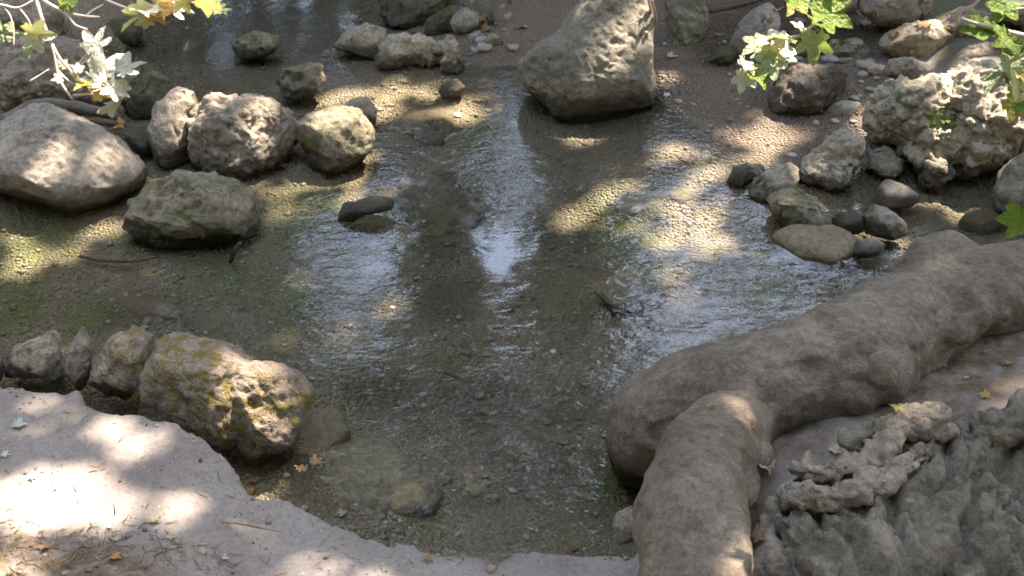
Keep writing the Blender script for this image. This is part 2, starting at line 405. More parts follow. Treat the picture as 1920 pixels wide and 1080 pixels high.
col = t.mix(t.math('MULTIPLY', zs[2], t.maprange(t.noise(p, 18, 4), .3, .55)), col, mc)
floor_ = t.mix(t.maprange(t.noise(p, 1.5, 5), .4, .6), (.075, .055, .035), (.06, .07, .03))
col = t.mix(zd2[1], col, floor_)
wet = t.maprange(t.math('ADD', z, t.math('MULTIPLY', t.noise(p, 15, 3), .03)), .03, .075, 1, 0)
col = t.mix(t.math('MULTIPLY', wet, .12), col, (.05, .04, .03))
rough = t.maprange(wet, 0, 1, .95, .5)
h1 = t.math('MULTIPLY', t.math('SUBTRACT', 1, t.math('MULTIPLY', v1, 25)), t.math('SUBTRACT', 1, zs[0]))
h2 = t.math('MULTIPLY', t.noise(p, 70, 6, .7), 1.0)
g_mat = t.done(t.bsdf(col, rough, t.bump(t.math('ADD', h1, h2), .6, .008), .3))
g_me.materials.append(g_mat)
ground = link("ground", g_me); tag(ground, "dry pale bank and gravelly streambed", kind="structure")

FZ = fz.reshape(ny, nx)
def GZ(x, y):
    i = min(max(int(np.searchsorted(gx, x)) - 1, 0), nx - 2); j = min(max(int(np.searchsorted(gy, y)) - 1, 0), ny - 2)
    a, b = (x - gx[i]) / (gx[i + 1] - gx[i]), (y - gy[j]) / (gy[j + 1] - gy[j])
    return float((FZ[j, i] * (1 - a) + FZ[j, i + 1] * a) * (1 - b) + (FZ[j + 1, i] * (1 - a) + FZ[j + 1, i + 1] * a) * b)
def on_ground(px, py):
    z = 0.0
    for _ in range(14):
        q = W(px, py, z); z = .5 * z + .5 * GZ(q[0], q[1])
    return W(px, py, z)

# ------------------------------------------------------------------ water
t = NT("stream_water"); p = t.pos()
rot = t.n("ShaderNodeMapping", {"Vector": p, "Rotation": (0, 0, math.radians(-24)), "Scale": (1.0, 1.9, 1)}).outputs[0]
n1 = t.noise(rot, 10.5, 3, .5, 1.2); n2 = t.noise(rot, 46, 3, .55, .5); n3 = t.noise(p, 4.5, 2)
calm = t.maprange(t.noise(p, 1.6, 3), .40, .62, .14, 1.1)
calm = t.math('ADD', calm, t.math('MULTIPLY', t.maprange(t.n('ShaderNodeSeparateXYZ', {0: p}).outputs[0], .2, .7, 0, 1.5), t.maprange(t.noise(p, 3, 3), .35, .6)))
calm = t.math('ADD', calm, t.math('MULTIPLY', t.maprange(t.n('ShaderNodeSeparateXYZ', {0: p}).outputs[1], 3.1, 2.5, 0, 1.3), t.maprange(t.noise(p, 2.6, 3), .4, .6)))
hh = t.math('ADD', t.math('MULTIPLY', n1, 1.0), t.math('MULTIPLY', n2, .26))
hh = t.math('ADD', t.math('MULTIPLY', hh, calm), t.math('MULTIPLY', n3, .6))
nb = t.bump(hh, 1.0, .0030)
fr = t.n("ShaderNodeFresnel", {"IOR": 1.333, "Normal": nb}).outputs[0]
tr = t.n("ShaderNodeBsdfTransparent", {0: (.93, .96, .92, 1)}).outputs[0]
gl = t.n("ShaderNodeBsdfGlossy", {"Color": (1, 1, 1, 1), "Roughness": .05, "Normal": nb}).outputs[0]
w_mat = t.done(t.n("ShaderNodeMixShader", {0: fr, 1: tr, 2: gl}).outputs[0])
wx = np.linspace(-9, 9, 240); wy = np.linspace(.9, 11, 150)
WX, WY = np.meshgrid(wx, wy); q = np.stack([WX.ravel(), WY.ravel(), np.zeros(WX.size)], 1)
wv = q.copy(); wv[:, 2] = .003 * fbm(q * 2.5, 2)
ii = np.arange(WX.size).reshape(WX.shape)
wf = np.stack([ii[:-1, :-1], ii[:-1, 1:], ii[1:, 1:], ii[1:, :-1]], -1).reshape(-1, 4)
water = link("water", mk_mesh("water", wv, wf), w_mat); tag(water, "clear shallow rippled stream water", kind="structure")

# ------------------------------------------------------------------ rocks
def radial(poly, th):
    n = len(poly); r = np.zeros_like(th); d = np.stack([np.cos(th), np.sin(th)], 1)
    for i in range(n):
        a, b = poly[i], poly[(i + 1) % n]; e = b - a
        den = d[:, 0] * e[1] - d[:, 1] * e[0]; den = np.where(np.abs(den) < 1e-9, 1e-9, den)
        tt = (a[0] * e[1] - a[1] * e[0]) / den; s = (a[0] * d[:, 1] - a[1] * d[:, 0]) / den
        r = np.where((s >= -1e-6) & (s <= 1 + 1e-6) & (tt > 0), np.maximum(r, tt), r)
    return np.where(r < 1e-6, np.median(r[r > 0]), r)
def lobe(poly, zbase=0.0, deep=.8, sub=5, p=.8, ext=1.22, push=.5, facets=6, seed=0, base_y=None, cen=None):
    poly = np.array(poly, float)
    x, y = poly[:, 0], poly[:, 1]; xs, ys = np.roll(x, -1), np.roll(y, -1)
    A = (x * ys - xs * y).sum() / 2
    c = np.array([((x + xs) * (x * ys - xs * y)).sum(), ((y + ys) * (x * ys - xs * y)).sum()]) / (6 * A) if cen is None else np.array(cen, float)
    yb = y.max() if base_y is None else base_y
    Db = depth_of(W(c[0], yb, zbase))
    half = .5 * min(np.ptp(x), np.ptp(y) * 1.5) / FPX * Db
    dr = deep * half; D = Db + push * dr
    loc = np.stack([(x - c[0]) / FPX * D, -(y - c[1]) / FPX * D], 1)
    loc[:, 1] = np.where(loc[:, 1] < 0, loc[:, 1] * ext, loc[:, 1])
    v, f = ico(sub)
    # v: x right, y up, z toward camera
    th = np.arctan2(v[:, 1], v[:, 0]); rho = np.sqrt(v[:, 0] ** 2 + v[:, 1] ** 2)
    tt = np.linspace(-np.pi, np.pi, 181); rr = radial(loc, tt)
    k = np.array([.25, .5, .25]); rr = np.convolve(np.concatenate([rr[-2:-1], rr, rr[1:2]]), k, 'valid')
    r = np.interp(th, tt, rr)
    pr = rho ** p * r; dz = np.sign(v[:, 2]) * np.abs(v[:, 2]) ** p * dr
    L = np.stack([pr * np.cos(th), pr * np.sin(th), dz], 1)
    rg = np.random.default_rng(seed + 100)
    for _ in range(facets):
        n = rg.normal(size=3); n[2] = abs(n[2]) * 1.0 + .35; n /= np.linalg.norm(n)
        h = L @ n; cut = h.max() * rg.uniform(.72, .9); ex = np.clip(h - cut, 0, None)
        L = L - .85 * ex[:, None] * n[None]
    C = WD(c[0], c[1], D)
    P = C + L[:, :1] * RT + L[:, 1:2] * UP - L[:, 2:3] * FW
    return P, f, half
def roughen(P, f, size, amp=.06, tufa=0.0, fine=.015, freq=2.2, seed=0, strata=0.0, crag=0.0):
    o = seed * 3.71
    n = vnormals(P, f)
    d = amp * size * fbm(P / size * freq * .5 + o, 5, .55)
    d += .5 * amp * size * (fbm(P / size * freq * 1.3 + o, 4, .5, True) - .3)
    if strata:
        d += strata * size * np.sin((P @ np.array([.35, .2, .9])) / size * 14 + 3 * perlin(P / size * 2 + o))
    if tufa:
        tufa = tufa * min(1.0, size / .22 + .25)
        Q = P + .018 * np.stack([perlin(P * 28 + 1), perlin(P * 28 + 9), perlin(P * 28 + 19)], 1)
        w1, w2 = worley(Q * 7.5 + o); d += tufa * (.5 - w1) * .06 - tufa * .012 * (1 - smooth(w2 - w1, .0, .12))
        w1, w2 = worley(Q * 16 + o); d += tufa * (.45 - w1) * .024 - tufa * .010 * (1 - smooth(w2 - w1, .0, .12))
        w1, w2 = worley(Q * 38 + o + 4); d += tufa * (.4 - w1) * .02
        d -= tufa * .020 * smooth(perlin(P * 24 + o), .25, .5)
    if crag:
        Q = (P + .05 * np.stack([perlin(P * 7 + 1), perlin(P * 7 + 9), perlin(P * 7 + 19)], 1)) * np.array([1, .9, .8])
        for sc_, am in ((5.5, .05), (12, .022), (26, .009)):
            w1, w2 = worley(Q * sc_ + 3.3); blk = perlin(np.floor(Q * sc_ * 1.0 + .5 * perlin(Q * sc_ * .7)[:, None]) * .37 + .21)
            d += crag * am * (.55 * blk - 1.1 * (1 - smooth(w2 - w1, 0, .16)) + .8 * (.5 - w1))
    d += fine * size * fbm(P * 32 + o, 5, .65)
    d += .35 * fine * size * fbm(P * 55 + o, 3, .6, True)
    return P + n * d[:, None]
_k = [0]
def rock(label, poly, mat, name="rock", cat="rock", amp=.07, tufa=0.0, group=None, fine=.055, strata=0, sub=5, **kw):
    _k[0] += 1; sd = _k[0]
    P, f, half = lobe(poly, sub=sub, seed=sd, **kw)
    P = roughen(P, f, half, amp, tufa, fine, seed=sd, strata=strata)
    return tag(put(name, P, f, mat), label, cat, group)
def rock_union(label, lobes, mat, voxel=.01, name="tufa_rock", cat="rock", amp=.05, tufa=1.0, fine=.02, extra=None, crag=0.0, smooth_it=2, **kw):
    _k[0] += 1; parts = []; hs = []
    for i, l in enumerate(lobes):
        kk = dict(kw); pl = l
        if isinstance(l, dict): kk.update({a: b for a, b in l.items() if a != 'p_'}); pl = l['p_']
        P, f, h = lobe(pl, sub=4, seed=_k[0] * 9 + i, **kk); parts.append((P, f)); hs.append(h)
    if extra: parts += extra
    P, f = merge(parts); P, f = remesh(P, f, voxel, smooth_it)
    P = roughen(P, f, max(hs), amp, tufa, fine, seed=_k[0], crag=crag)
    return tag(put(name, P, f, mat), label, cat)

def flat_stone(label, poly, mat, z=-.1, thick=.05, name="stone", cat="stone", amp=.05, fine=.015, sub=5, tilt=0.0):
    _k[0] += 1; wp = np.array([W(a, b, z) for a, b in poly])[:, :2]; c = wp.mean(0); loc = wp - c
    v, f = ico(sub); th = np.arctan2(v[:, 1], v[:, 0]); rho = np.sqrt(v[:, 0] ** 2 + v[:, 1] ** 2)
    tt = np.linspace(-np.pi, np.pi, 181); rr = radial(loc, tt); rr = np.convolve(np.concatenate([rr[-4:-1], rr, rr[1:4]]), np.ones(7) / 7, 'valid')
    pr = rho ** .7 * np.interp(th, tt, rr); P = np.stack([c[0] + pr * np.cos(th), c[1] + pr * np.sin(th), z + np.sign(v[:, 2]) * np.abs(v[:, 2]) ** .6 * thick + tilt * pr * np.sin(th)], 1)
    size = rr.mean(); P = roughen(P, f, size, amp, 0, fine, seed=_k[0]); return tag(put(name, P, f, mat), label, cat)
# -- left side
rock("large smooth grey boulder at the left edge with a sunlit right flank", [(-70, 290), (-30, 235), (35, 200), (75, 193), (125, 213), (175, 233), (220, 262), (264, 308), (262, 324), (240, 347), (190, 374), (130, 389), (95, 380), (50, 368), (10, 348), (-40, 335)], M_smooth, "boulder", "boulder", amp=.07, sub=6, deep=.9, fine=.05, facets=11, tufa=.12)
rock("long low rough rock in the shallows, right of the big grey boulder", [(235, 418), (243, 375), (265, 350), (330, 325), (400, 320), (460, 338), (490, 380), (500, 405), (470, 432), (400, 443), (330, 446), (260, 438)], M_moss, "rock", amp=.11, sub=6, strata=.03, tufa=.25, facets=9)
rock("narrow upright grey rock wedged left of the blocky rough rock", [(283, 290), (275, 250), (285, 205), (305, 185), (340, 162), (365, 172), (374, 200), (362, 215), (356, 250), (342, 292), (330, 307), (300, 307)], M_lime, "rock", tufa=.35, amp=.09)
rock("blocky rough grey rock in the middle of the left rock row", [(357, 262), (357, 215), (385, 192), (430, 184), (510, 182), (528, 205), (560, 235), (569, 255), (545, 288), (520, 303), (460, 320), (385, 320), (365, 292)], M_lime, "rock", tufa=.45, amp=.11, sub=6, facets=9)
rock("rounded mossy rock with pale top at the right end of the left row", [(557, 240), (590, 207), (640, 192), (682, 205), (702, 245), (697, 278), (660, 303), (620, 315), (585, 303), (562, 272)], M_moss, "rock", tufa=.3)
rock("pale low stone tucked behind the rounded mossy rock", [(640, 200), (655, 186), (690, 182), (706, 205), (705, 228), (680, 238), (650, 225)], M_tufa, "rock", sub=4)
rock("small knobby rock splashed by water above the rounded mossy rock", [(513, 155), (530, 130), (580, 118), (607, 124), (610, 150), (602, 172), (560, 184), (522, 175)], M_moss, "rock", tufa=.6, amp=.1)
rock("small mossy stone alone in the upper stream", [(438, 92), (445, 70), (480, 54), (520, 64), (528, 85), (490, 106), (450, 112)], M_moss, "rock", tufa=.4)
rock("dark mossy rock behind the maple twig, left of the upright rock", [(228, 195), (250, 150), (290, 132), (325, 150), (330, 185), (300, 215), (255, 222)], M_deepmoss, "rock", tufa=.3, zbase=.0)
rock("low mossy stone at the foot of the narrow upright rock", [(232, 262), (250, 235), (285, 230), (300, 262), (290, 285), (250, 285)], M_deepmoss, "rock", sub=4)
rock("dark mossy bank boulder at the upper left edge", [(-60, 120), (-20, 70), (50, 60), (110, 75), (180, 80), (200, 120), (175, 180), (110, 200), (40, 205), (-40, 200)], M_brown, "boulder", "boulder", tufa=.4, zbase=.08, sub=6)
rock("grey-brown bank rock at the top left corner behind twigs", [(-30, 50), (-20, 5), (30, -20), (90, -10), (115, 25), (105, 65), (40, 75), (-20, 75)], M_brown, "rock", tufa=.3, zbase=.14)
rock("mossy dark rock at the waterline below the top left leaves", [(195, 60), (215, 35), (255, 30), (268, 55), (255, 80), (205, 85)], M_deepmoss, "rock", sub=4)
# -- top middle
rock("pale tapered slab standing in the upper stream, left of the knobby pale tufa", [(625, 86), (640, 60), (690, 46), (722, 52), (730, 85), (712, 108), (670, 98)], M_pale, "rock", amp=.06, deep=.8, tufa=.3)
rock_union("knobby pale tufa block lying across the upper stream", [[(700, 126), (712, 88), (735, 64), (762, 58), (770, 95), (758, 122)], [(755, 118), (760, 66), (800, 64), (830, 72), (835, 105), (825, 128), (780, 122)], [(822, 128), (828, 80), (835, 66), (852, 66), (862, 98), (878, 126), (866, 140), (840, 134)], [(748, 80), (752, 58), (772, 54), (774, 80)]], M_pale, .008, tufa=.9)
rock("round mossy boulder cut off by the top edge above the pale tufa", [(712, -20), (718, -60), (780, -80), (850, -50), (852, 0), (832, 32), (780, 54), (735, 47), (715, 22)], M_deepmoss, "boulder", "boulder", tufa=.4)
rock("low mossy rock under a small pale stone near the top edge", [(790, 64), (800, 35), (850, 12), (925, 18), (932, 40), (905, 58), (860, 68)], M_deepmoss, "rock", tufa=.3, zbase=.02)
rock("small pale rounded stone resting on a mossy rock near the top edge", [(843, 42), (850, 22), (875, 15), (897, 26), (898, 44), (870, 58), (852, 56)], M_smooth, "stone", "stone", sub=4, zbase=.05, push=-.2)
rock("tiny wet stone in the riffle below the knobby pale tufa", [(822, 172), (832, 150), (860, 148), (875, 160), (862, 178), (835, 182)], M_wet, "stone", "stone", sub=4)
rock("small pale stone on the gravel beach left of the large olive boulder", [(905, 75), (920, 62), (942, 70), (940, 82), (915, 85)], M_tufa, "stone", "stone", sub=4, zbase=.04)
rock_union("large two-faced olive boulder with pitted pale top at the top centre", [
    dict(p_=[(968, 112), (1000, 93), (1040, 66), (1090, 5), (1130, -60), (1218, -60), (1224, 60), (1226, 186), (1212, 214), (1160, 230), (1090, 228), (1045, 210), (1015, 180), (980, 155)], deep=.8, push=.6, ext=1.15),
    dict(p_=[(985, 130), (1010, 100), (1045, 68), (1095, 5), (1135, -60), (1214, -60), (1218, 20), (1208, 55), (1175, 70), (1130, 92), (1085, 118), (1055, 150), (1020, 155)], ext=1.0, base_y=217, push=-.12, deep=.45, cen=(1120, 60))],
    M_olive, .010, "boulder", "boulder", tufa=.3, amp=.025, fine=.012, smooth_it=4, facets=3)
rock("rounded pale-tipped mossy rock right of the large olive boulder's top", [(1240, 25), (1252, -15), (1290, -35), (1322, -15), (1327, 40), (1322, 70), (1290, 84), (1252, 77)], M_moss, "rock", tufa=.6, zbase=.06)
rock("smooth grey pyramid-shaped rock on the dark upper bank", [(1365, 85), (1385, 45), (1412, 18), (1440, 6), (1460, 22), (1462, 70), (1440, 100), (1390, 98)], M_smooth, "rock", zbase=.1)
rock("dark grey block at the top edge on the far right bank", [(1612, 15), (1618, -25), (1690, -40), (1738, -22), (1738, 22), (1702, 42), (1650, 38)], M_brown, "rock", zbase=.2)
rock("dim boulder at the top edge behind the right maple twig", [(1525, 10), (1530, -25), (1570, -40), (1608, -20), (1608, 15), (1570, 28)], M_brown, "rock", zbase=.2, sub=4)
rock("small upright stone beside the dark grey block at the top edge", [(1720, 15), (1728, -15), (1748, -15), (1746, 20), (1730, 32)], M_brown, "stone", "stone", sub=4, zbase=.22)
rock("flat pale slab lying on the far right bank", [(1641, 74), (1660, 55), (1700, 43), (1770, 40), (1802, 60), (1796, 87), (1765, 107), (1720, 111), (1670, 97)], M_tufa, "slab", "rock", tufa=.3, zbase=.15, facets=8)
rock("low grey-brown rock right of the flat pale slab", [(1778, 108), (1800, 90), (1845, 78), (1885, 95), (1880, 118), (1830, 128), (1790, 125)], M_brown, "rock", tufa=.4, zbase=.16)
rock("dark wet round boulder with pale flecks below the right maple twig", [(1438, 192), (1450, 150), (1490, 121), (1550, 118), (1588, 140), (1594, 172), (1565, 202), (1510, 220), (1455, 214)], M_wet, "boulder", "boulder", tufa=.35, zbase=.03)
rock("small angular brown stone right of the dark wet boulder", [(1548, 212), (1560, 195), (1585, 186), (1613, 194), (1606, 222), (1572, 226)], M_brown, "stone", "stone", sub=4, zbase=.03)
rock("low rubbly rock on the gravel behind the maple twig", [(1540, 95), (1560, 72), (1610, 70), (1635, 90), (1620, 108), (1560, 110)], M_brown, "rock", tufa=.5, zbase=.1)
rock("crumbly tan rock behind the right edge maple branch", [(1755, 50), (1775, 22), (1820, 10), (1865, 25), (1870, 58), (1830, 75), (1785, 70)], M_brown, "rock", tufa=.6, zbase=.22)
rock("dim rough rock at the top right corner", [(1860, 10), (1880, -25), (1930, -40), (1980, -10), (1975, 30), (1920, 45), (1870, 35)], M_brown, "rock", tufa=.5, zbase=.26)
rock("low dark rock half buried left of the grey pyramid-shaped rock", [(1325, 112), (1335, 92), (1362, 86), (1385, 100), (1372, 118), (1345, 122)], M_deepmoss, "rock", sub=4, tufa=.4, zbase=.06)
rock("dark rock in the bank crevice above the dark wet boulder", [(1462, 92), (1475, 62), (1510, 50), (1540, 66), (1536, 95), (1500, 106)], M_deepmoss, "rock", sub=4, tufa=.4, zbase=.1)
rock("brown rock wedged between flat pale slab and huge tufa boulder", [(1655, 135), (1668, 112), (1710, 108), (1745, 120), (1735, 142), (1690, 148)], M_brown, "rock", sub=4, tufa=.5, zbase=.12)
# -- right middle
rock_union("huge knobby tufa boulder hanging over the water on the right", [
    dict(p_=[(1625, 215), (1632, 178), (1665, 148), (1720, 138), (1775, 150), (1790, 200), (1770, 250), (1700, 268), (1645, 258)]),
    dict(p_=[(1740, 190), (1760, 135), (1805, 118), (1868, 128), (1930, 160), (2000, 215), (1985, 272), (1915, 288), (1850, 285), (1780, 270)]),
    dict(p_=[(1680, 262), (1720, 225), (1790, 240), (1800, 285), (1790, 318), (1740, 320), (1690, 290)]),
    dict(p_=[(1730, 300), (1760, 285), (1790, 300), (1782, 340), (1765, 354), (1738, 350)], push=.1),
    dict(p_=[(1780, 270), (1850, 245), (1920, 260), (1910, 300), (1850, 318), (1800, 322)])],
    M_pale, .0085, tufa=.85, amp=.13, fine=.05, ext=1.05, push=.35, base_y=335, deep=.9)
rock_union("pale twisted tufa lump at the waterline left of the huge tufa boulder", [
    [(1497, 325), (1502, 292), (1540, 268), (1560, 300), (1545, 342), (1510, 345)],
    [(1530, 290), (1550, 250), (1585, 239), (1622, 258), (1618, 285), (1570, 300)],
    [(1535, 318), (1550, 285), (1600, 290), (1625, 310), (1600, 322), (1560, 330)],
    [(1540, 345), (1555, 312), (1595, 315), (1605, 345), (1590, 360), (1560, 356)]], M_pale, .008, tufa=.8, push=.4, base_y=350)
rock_union("pale rough tufa lump at the left tip of the right-hand rocks", [
    [(1390, 325), (1395, 302), (1430, 296), (1445, 320), (1430, 345), (1400, 345)],
    [(1400, 360), (1410, 330), (1450, 300), (1495, 302), (1500, 335), (1480, 358), (1430, 375)]], M_pale, .008, tufa=.8)
rock("small dark wet stone at the very tip of the right-hand rocks", [(1362, 338), (1375, 315), (1400, 305), (1405, 335), (1385, 350)], M_wet, "stone", "stone", sub=4)
rock("mossy oblong rock sloping into the water below the pale tufa lumps", [(1445, 372), (1460, 350), (1490, 345), (1530, 368), (1562, 405), (1564, 430), (1515, 436), (1455, 418)], M_moss, "rock", tufa=.6)
rock("tufa rubble piece between the twisted lump and the huge tufa boulder", [(1615, 318), (1625, 280), (1660, 268), (1700, 300), (1698, 328), (1650, 335)], M_tufa_d, "rock", tufa=.8, base_y=332, ext=1.1)
rock("smooth wet grey triangular stone under the huge tufa boulder", [(1640, 382), (1645, 355), (1662, 334), (1700, 350), (1728, 372), (1705, 386), (1660, 388)], M_smooth, "stone", "stone", amp=.03, sub=4)
rock("tilted tan stone in the water below the grey triangular stone", [(1618, 405), (1640, 382), (1660, 388), (1695, 415), (1702, 436), (1672, 444), (1625, 434)], M_brown, "stone", "stone")
rock("purplish grey wet stone between the mossy oblong rock and tilted tan stone", [(1560, 425), (1568, 400), (1600, 394), (1620, 408), (1618, 432), (1585, 438)], M_wet, "stone", "stone", sub=4)
flat_stone("smooth olive oval stone awash just above the big root", [(1443, 448), (1480, 430), (1560, 432), (1602, 450), (1605, 478), (1565, 496), (1500, 486)], M_under, -.01, .042, amp=.05, fine=.012)
rock("small grey stone awash right of the smooth olive oval stone", [(1598, 470), (1605, 452), (1640, 445), (1660, 460), (1645, 478), (1612, 482)], M_smooth, "stone", "stone", sub=4)
rock("rough grey rock at the right edge beside the dark water", [(1860, 365), (1880, 312), (1915, 287), (1975, 275), (2000, 330), (1985, 392), (1910, 400), (1866, 390)], M_lime, "rock", tufa=.4)
# -- lower left
rock_union("pinkish boulder blotched with ochre lichen beside the near bank", [
    dict(p_=[(250, 745), (265, 690), (288, 626), (330, 620), (385, 640), (430, 640), (465, 668), (500, 705), (480, 800), (420, 825), (380, 805), (310, 765)]),
    dict(p_=[(420, 680), (470, 672), (520, 684), (565, 702), (592, 732), (594, 755), (575, 775), (500, 785), (440, 760)]),
    dict(p_=[(410, 760), (470, 740), (560, 760), (572, 790), (560, 828), (520, 848), (465, 853), (425, 825)])],
    M_lichen, .008, "boulder", "boulder", amp=.06, tufa=.28, fine=.045, ext=1.15, push=.4, base_y=850, deep=.7, facets=5)
rock("knobbly brown rock left of the lichen-blotched boulder", [(170, 722), (178, 672), (210, 630), (245, 609), (287, 625), (282, 662), (266, 705), (242, 745), (200, 755)], M_lichen, "rock", tufa=.4, amp=.08, ext=1.1)
rock("thin pointed brown stone standing between two rocks by the near bank", [(120, 705), (128, 660), (140, 630), (155, 609), (172, 640), (170, 695), (155, 735)], M_brown, "stone", "stone", tufa=.4, ext=1.1)
rock("pale jagged rock at the left end of the near rock row", [(0, 668), (25, 650), (50, 640), (75, 628), (100, 619), (110, 660), (122, 692), (108, 716), (70, 705), (8, 705)], M_tufa, "rock", tufa=.4, amp=.1, facets=9, ext=1.1)
rock("small stone at the left edge beside the pale jagged rock", [(-30, 690), (-20, 668), (0, 664), (8, 690), (0, 712), (-25, 712)], M_tufa, "stone", "stone", sub=4)
# -- submerged
flat_stone("broad submerged slab under the water beside the near bank", [(560, 935), (585, 885), (625, 855), (690, 832), (735, 845), (790, 890), (835, 935), (800, 975), (700, 985), (610, 960)], M_under, -.165, .065, "slab", "rock", .07, sub=6)
flat_stone("submerged shelf stone between lichen boulder and broad submerged slab", [(500, 920), (530, 850), (590, 785), (640, 780), (660, 820), (610, 870), (560, 915)], M_under, -.14, .045, "slab", "rock", .08, tilt=.08)
flat_stone("dark olive submerged stone with algae right of the rounded mossy rock", [(745, 240), (765, 210), (810, 202), (855, 212), (850, 250), (825, 278), (795, 272), (765, 258)], M_underbrown, -.045, .03, amp=.12)
flat_stone("brown submerged boulder in mid stream", [(735, 400), (760, 360), (820, 338), (895, 345), (905, 390), (880, 440), (820, 465), (760, 440)], M_underbrown, -.095, .05, "boulder", "boulder", .3, .03)
rock("small wet brown rock breaking the surface left of the brown submerged boulder", [(634, 412), (638, 382), (665, 378), (700, 368), (742, 372), (738, 392), (690, 400), (650, 415)], M_wet, "rock", sub=4, amp=.12, deep=.5)
flat_stone("pale submerged stone upstream of the big root", [(1125, 555), (1150, 522), (1200, 518), (1222, 550), (1190, 580), (1145, 578)], M_under, -.09, .03)
flat_stone("yellowish submerged stone in the sunlit riffle", [(1150, 392), (1170, 360), (1220, 350), (1258, 368), (1240, 392), (1190, 405)], M_under, -.055, .022)
flat_stone("dark stone in the riffle right of the yellowish submerged stone", [(1250, 374), (1258, 352), (1300, 355), (1312, 372), (1280, 384)], M_underbrown, -.04, .022)
flat_stone("reddish submerged stone below the huge tufa boulder in dark water", [(1795, 422), (1815, 400), (1860, 400), (1880, 420), (1840, 436)], M_underbrown, -.05, .035)
flat_stone("long flat mossy stone sunk in the left shallows", [(195, 575), (230, 555), (290, 560), (345, 590), (330, 605), (260, 600)], M_underbrown, -.09, .03)
rock("small stone pinched between root and water's edge", [(1148, 985), (1158, 962), (1180, 950), (1215, 955), (1220, 1000), (1165, 1008)], M_tufa, "stone", "stone", sub=4, zbase=.09, push=.2, amp=.16, ext=1.4)
# clods on the lip of the near bank
for lab, pl, zb in [("little brown clod on the near bank close to the bottom edge", [(906, 1070), (915, 1058), (930, 1060), (934, 1074), (918, 1078)], .14)]:
    rock(lab, pl, M_dirt, "dirt_clod", "clod", zbase=zb - .035, push=.1, ext=1.4, sub=4, amp=.09)

# -- big knobby rock lower right
def plan_dome(poly, z, thick, sub=5):
    wp = np.array([W(a, b, z) for a, b in poly])[:, :2]; c = wp.mean(0); v, f = ico(sub); th = np.arctan2(v[:, 1], v[:, 0]); rho = np.hypot(v[:, 0], v[:, 1])
    tt = np.linspace(-np.pi, np.pi, 181); rr = radial(wp - c, tt); pr = rho ** .75 * np.interp(th, tt, rr)
    return np.stack([c[0] + pr * np.cos(th), c[1] + pr * np.sin(th), z + np.sign(v[:, 2]) * np.abs(v[:, 2]) ** .7 * thick], 1), f
big_rock = rock_union("big weathered tufa rock with a pale knobby rim in the lower right corner", [
    dict(p_=[(1790, 940), (1800, 850), (1850, 790), (1920, 755), (2030, 760), (2060, 880), (2000, 980), (1880, 1000)], deep=.5, ext=1.0, push=.2, zbase=.2)],
    M_tufa_d, .0105, tufa=.7, amp=.15, fine=.09, facets=4, crag=.75,
    extra=[plan_dome([(1440, 1010), (1490, 935), (1600, 905), (1720, 850), (1800, 800), (1920, 765), (2120, 770), (2250, 1100), (1950, 1400), (1560, 1400), (1430, 1200)], .2, .15)])
rim_parts = [tube([W(x, y, z_) for x, y, z_ in pts], rr, 4, 10) for pts, rr in [
        ([(1468, 925, .30), (1520, 932, .33), (1580, 930, .34), (1660, 895, .35), (1740, 850, .36)], [.03, .03, .025, .025, .03]),
        ([(1502, 862, .31), (1512, 885, .32), (1560, 885, .33), (1620, 880, .34)], [.032, .026, .022, .02]),
        ([(1610, 882, .33), (1650, 850, .35), (1675, 812, .36), (1700, 792, .37), (1740, 800, .37)], [.022, .028, .028, .035, .03]),
        ([(1735, 805, .37), (1748, 780, .39), (1765, 790, .38), (1768, 820, .36)], [.022, .02, .018, .02]),
        ([(1590, 832, .27), (1640, 802, .31), (1680, 795, .35)], [.018, .02, .022]),
        ([(1470, 940, .25), (1450, 1000, .22), (1445, 1080, .22)], [.03, .035, .04])]]
P, f = merge(rim_parts); P, f = remesh(P, f, .007, 2); P = roughen(P, f, .12, .25, .4, .09, seed=77)
put('rim', P, f, M_rim, big_rock)['label'] = 'pale knobby weathered rim'

# ------------------------------------------------------------------ the big tree root
t = NT("root_bark"); p = t.pos()
st = t.n("ShaderNodeMapping", {"Vector": p, "Rotation": (0, 0, .6), "Scale": (1, 1.5, 1.3)}).outputs[0]
col = t.mix(t.maprange(t.noise(p, 6, 5, .6), .35, .65), (.165, .128, .09), (.255, .205, .15))
col = t.mix(1, col, t.ramp(t.noise(st, 38, 6, .75), [(.3, .62), (.5, 1), (.7, 1.22)]), 'MULTIPLY')
col = t.mix(t.maprange(t.noise(p, 14, 5, .7), .50, .68, 0, .6), col, (.10, .074, .05))
col = t.mix(t.maprange(t.noise(p, 8, 5, .65), .54, .70, 0, .55), col, (.33, .275, .22))
col = t.mix(t.maprange(t.noise(p, 120, 2), .66, .72, 0, .5), col, (.08, .06, .045))
z = t.n("ShaderNodeSeparateXYZ", {0: p}).outputs[2]
wet = t.maprange(z, .0, .06, 1, 0); col = t.mix(t.math('MULTIPLY', wet, .6), col, (.05, .04, .02))
hgt = t.math('ADD', t.noise(st, 42, 6, .7), t.math('MULTIPLY', t.noise(p, 130, 3), .4))
col = t.mix(1, col, t.ramp(t.noise(p, 95, 5, .75), [(.3, .6), (.5, 1), (.7, 1.25)]), 'MULTIPLY')
crk = t.maprange(t.math('ABSOLUTE', t.math('SUBTRACT', t.noise(st, 9, 4, .6, .8), .5)), .0, .018, 1, 0)
col = t.mix(t.math('MULTIPLY', t.math('MULTIPLY', crk, t.maprange(t.noise(p, 4, 2), .5, .65)), .25), col, (.06, .045, .03))
hgt = t.math('SUBTRACT', hgt, t.math('MULTIPLY', crk, .12))
M_root = t.done(t.bsdf(col, .78, t.bump(hgt, .8, .010), .3))
